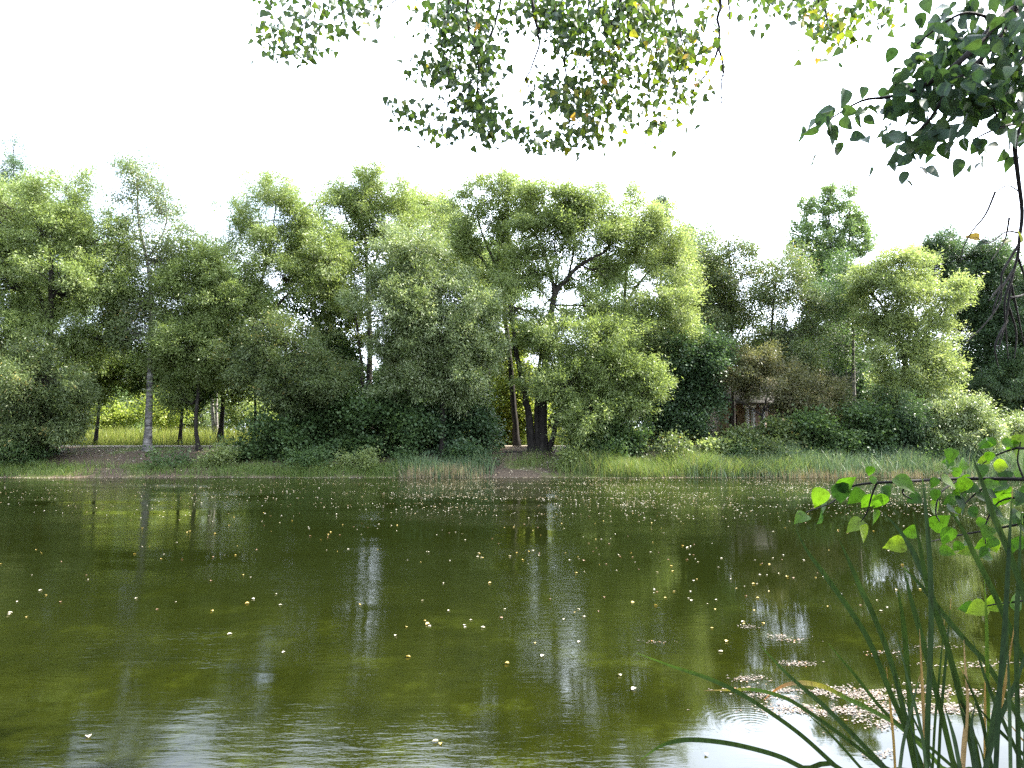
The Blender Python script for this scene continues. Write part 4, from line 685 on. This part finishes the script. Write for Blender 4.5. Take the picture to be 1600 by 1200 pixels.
# ------------------------------------------------------------------ leaves on the water
FM = {}
for nm, c in (('yellow', (.45, .33, .09)), ('pale', (.42, .38, .29)), ('brown', (.24, .14, .08))):
    FM[nm] = leaf_mat('fallen_'+nm, [(0, tuple(a*.7 for a in c)), (1, c)], .2, .5, .4, (1, 1, .7))
def fallen_mesh(i, nm):
    r = np.random.default_rng(i); a = r.uniform(0, 6.28)
    V, F, k = leaves(blade_template([(-.5, .05), (-.35, .35), (-.1, .46), (.2, .34), (.45, .03)], r.uniform(.1, .6), r.uniform(-.3, .5)), np.zeros((1, 3)), np.array([[math.cos(a), math.sin(a), r.uniform(-.08, .12)]]), np.array([[r.normal()*.2, r.normal()*.2, 1]]), np.array([.06]), np.array([.05]))
    V[:, 2] += .004-min(0, V[:, 2].min())*.6
    o = build('fallen_leaf', V, F, FM[nm], var=np.full(k, r.random())); me = o.data; bpy.data.objects.remove(o); return me
FMESH = {nm: [fallen_mesh(100*j+i, nm) for i in range(6)] for j, nm in enumerate(FM)}
FLAB = {'yellow': 'small yellow leaf floating alone on the open green pond', 'pale': 'small whitish leaf floating alone on the open green pond', 'brown': 'small brown leaf floating alone on the open green pond'}
def fallen(p, nm, sc=1.0, label=None):
    o = bpy.data.objects.new('fallen_leaf', random.choice(FMESH[nm])); C.objects.link(o)
    o.location = (p[0], p[1], .003); o.rotation_euler = (0, 0, random.uniform(0, 6.28)); o.scale = (sc*.68,)*3
    return tag(o, label or FLAB[nm], 'fallen leaf', None if label else 'scattered leaves floating on the pond')
for px, py, nm, sc, lab in [(638, 1027, 'yellow', 1.1, 'single yellow leaf with a curled pale edge floating left of centre in the near water'), (680, 1160, 'pale', 1.0, 'pale curved leaf near the bottom centre, left one of a pair'), (689, 1163, 'yellow', .8, 'yellowish leaf near the bottom centre, right one of a pair'), (668, 976, 'yellow', 1.3, 'orange yellow leaf floating in the middle of the near pond'), (138, 1152, 'pale', 1.2, 'long pale leaf floating near the lower left corner'), (13, 961, 'pale', 1.2, 'whitish leaf floating at the left edge of the pond'), (443, 1020, 'pale', .9, 'white leaf floating on the sky reflection left of centre'), (990, 1078, 'pale', 1.3, 'pale leaf floating just above the tip of the yellow cattail leaf'), (968, 1056, 'pale', 1.0, 'pale leaf floating over the green weed near the left arching cattail tip'), (1103, 1180, 'pale', .8, 'lone pale leaf floating on the bright sky reflection at the bottom')]:
    fallen(on_water(px, py), nm, sc, lab)
cnt = 0
while cnt < 285:
    px = random.uniform(0, 1500); py = 800+abs(random.gauss(0, 95))
    if py > 1190: continue
    den = math.exp(-((px-850)/420)**2)+.25
    if random.random() > den: continue
    q = on_water(px, py)
    if nz(q[0], q[1]*1.6, .8, 5)+random.gauss(0, .3) < -.05: continue
    nm = random.choices(['yellow', 'pale', 'brown'], [.34, .46, .2])[0]
    fallen(on_water(px, py), nm, random.uniform(.55, 1.15)); cnt += 1
def litter(name, label, P, size, cols, lift=.004):
    n = len(P); a = rng.uniform(0, 6.28, n); d = np.stack([np.cos(a), np.sin(a), rng.normal(size=n)*.04], -1); nn = rng.normal(size=(n, 3))*.1+[0, 0, 1]
    sz = size*rng.uniform(.5, 1.2, n); P = P+np.array([0, 0, 1])*(lift*rng.random(n)+.003)[:, None]
    V, F, k = leaves(blade_template([(-.5, .04), (-.25, .4), (.1, .4), (.5, .03)], .2, .1), P, d, nn, sz, sz*.75)
    V[:, 2] = np.maximum(V[:, 2], .002)
    o = build(name, V, F, cols, var=np.repeat(rng.random(n), k)); return tag(o, label, 'leaf litter', kind='stuff')
RF = leaf_mat('raft_leaf', [(0, (.05, .03, .02)), (.4, (.09, .062, .035)), (.7, (.15, .12, .085)), (.9, (.27, .245, .21)), (1, (.35, .16, .05))], .15, .5, .4, (1, 1, .8))
LT = leaf_mat('litter_leaf', [(0, (.2, .12, .06)), (.25, (.36, .28, .16)), (.6, (.5, .46, .36)), (1, (.62, .56, .5))], .15, .4, .5, (1, 1, .8))
pp = []
while len(pp) < 5600:
    px = random.uniform(-20, 1620); py = 748+abs(random.gauss(0, 26))
    if py > 815: continue
    if random.random() > .16+.75*math.exp(-((px-880)/260)**2)*(py < 812)+.95*math.exp(-((px-1370)/230)**2): continue
    q = on_water(px, py)
    if nz(q[0], q[1]*2.2, .9, 3)+.5*nz(q[0], q[1]*2.5, 2.7, 8)+random.gauss(0, .22) < .02: continue
    pp.append(q)
litter('floating_litter', 'countless tiny pale leaves strewn over the far water below the bank', np.array(pp), .042, LT)
pp = []
for cx, cy_, rx, ry, n in [(1390, 1085, 110, 13, 420), (1290, 1110, 90, 10, 180), (1450, 1108, 90, 10, 260), (1240, 1085, 50, 9, 130), (1180, 1078, 35, 5, 40), (1400, 1128, 60, 10, 110), (1160, 980, 18, 3, 14), (1215, 995, 20, 3, 14), (1250, 1000, 26, 4, 18), (1240, 1038, 24, 4, 20), (1170, 1062, 26, 5, 22), (1390, 1022, 30, 4, 22), (1530, 1040, 60, 6, 50), (1590, 1080, 30, 8, 60), (1480, 1010, 40, 3, 24), (1030, 1005, 22, 3, 10), (1370, 1180, 20, 8, 14)]:
    for _ in range(int(n*6)):
        q = on_water(cx+random.gauss(0, .65)*rx, cy_+random.gauss(0, .6)*ry)
        if nz(q[0], q[1]*1.5, 9, 3)+.6*nz(q[0], q[1]*1.5, 23, 8)+random.gauss(0, .2) > .0: pp.append(q)
litter('leaf_raft', 'raft of pinkish brown leaf scraps drifted together behind the cattails', np.array(pp), .02, RF, .006)
n = 2600; x = px_x(rng.uniform(-50, 1650, n), 35); y = shore(x)-np.abs(rng.normal(size=n))*.12-.05
litter('shore_scum', 'pale line of leaf scraps along the far waterline', np.stack([x, y, 0*x], -1), .06, LT)
n = 5000; x = px_x(rng.uniform(-50, 1650, n), 39); y = shore(x)+rng.uniform(.2, 5.5, n); P = np.stack([x, y, ground_z(x, y)+.01], -1)
a = rng.uniform(0, 6.28, n); V, F, k = leaves((QT, QF), P, np.stack([np.cos(a), np.sin(a), .2*rng.normal(size=n)], -1), rng.normal(size=(n, 3))*.3+[0, -.3, 1], np.full(n, .09), np.full(n, .06))
tag(build('bank_litter', V, F, LT, var=rng.random(n)*.55), 'dry fallen leaves strewn over the bare bank', 'leaf litter', kind='stuff')
S['n']=NLEAF; open('/tmp/nleaf.txt','w').write(str(NLEAF))
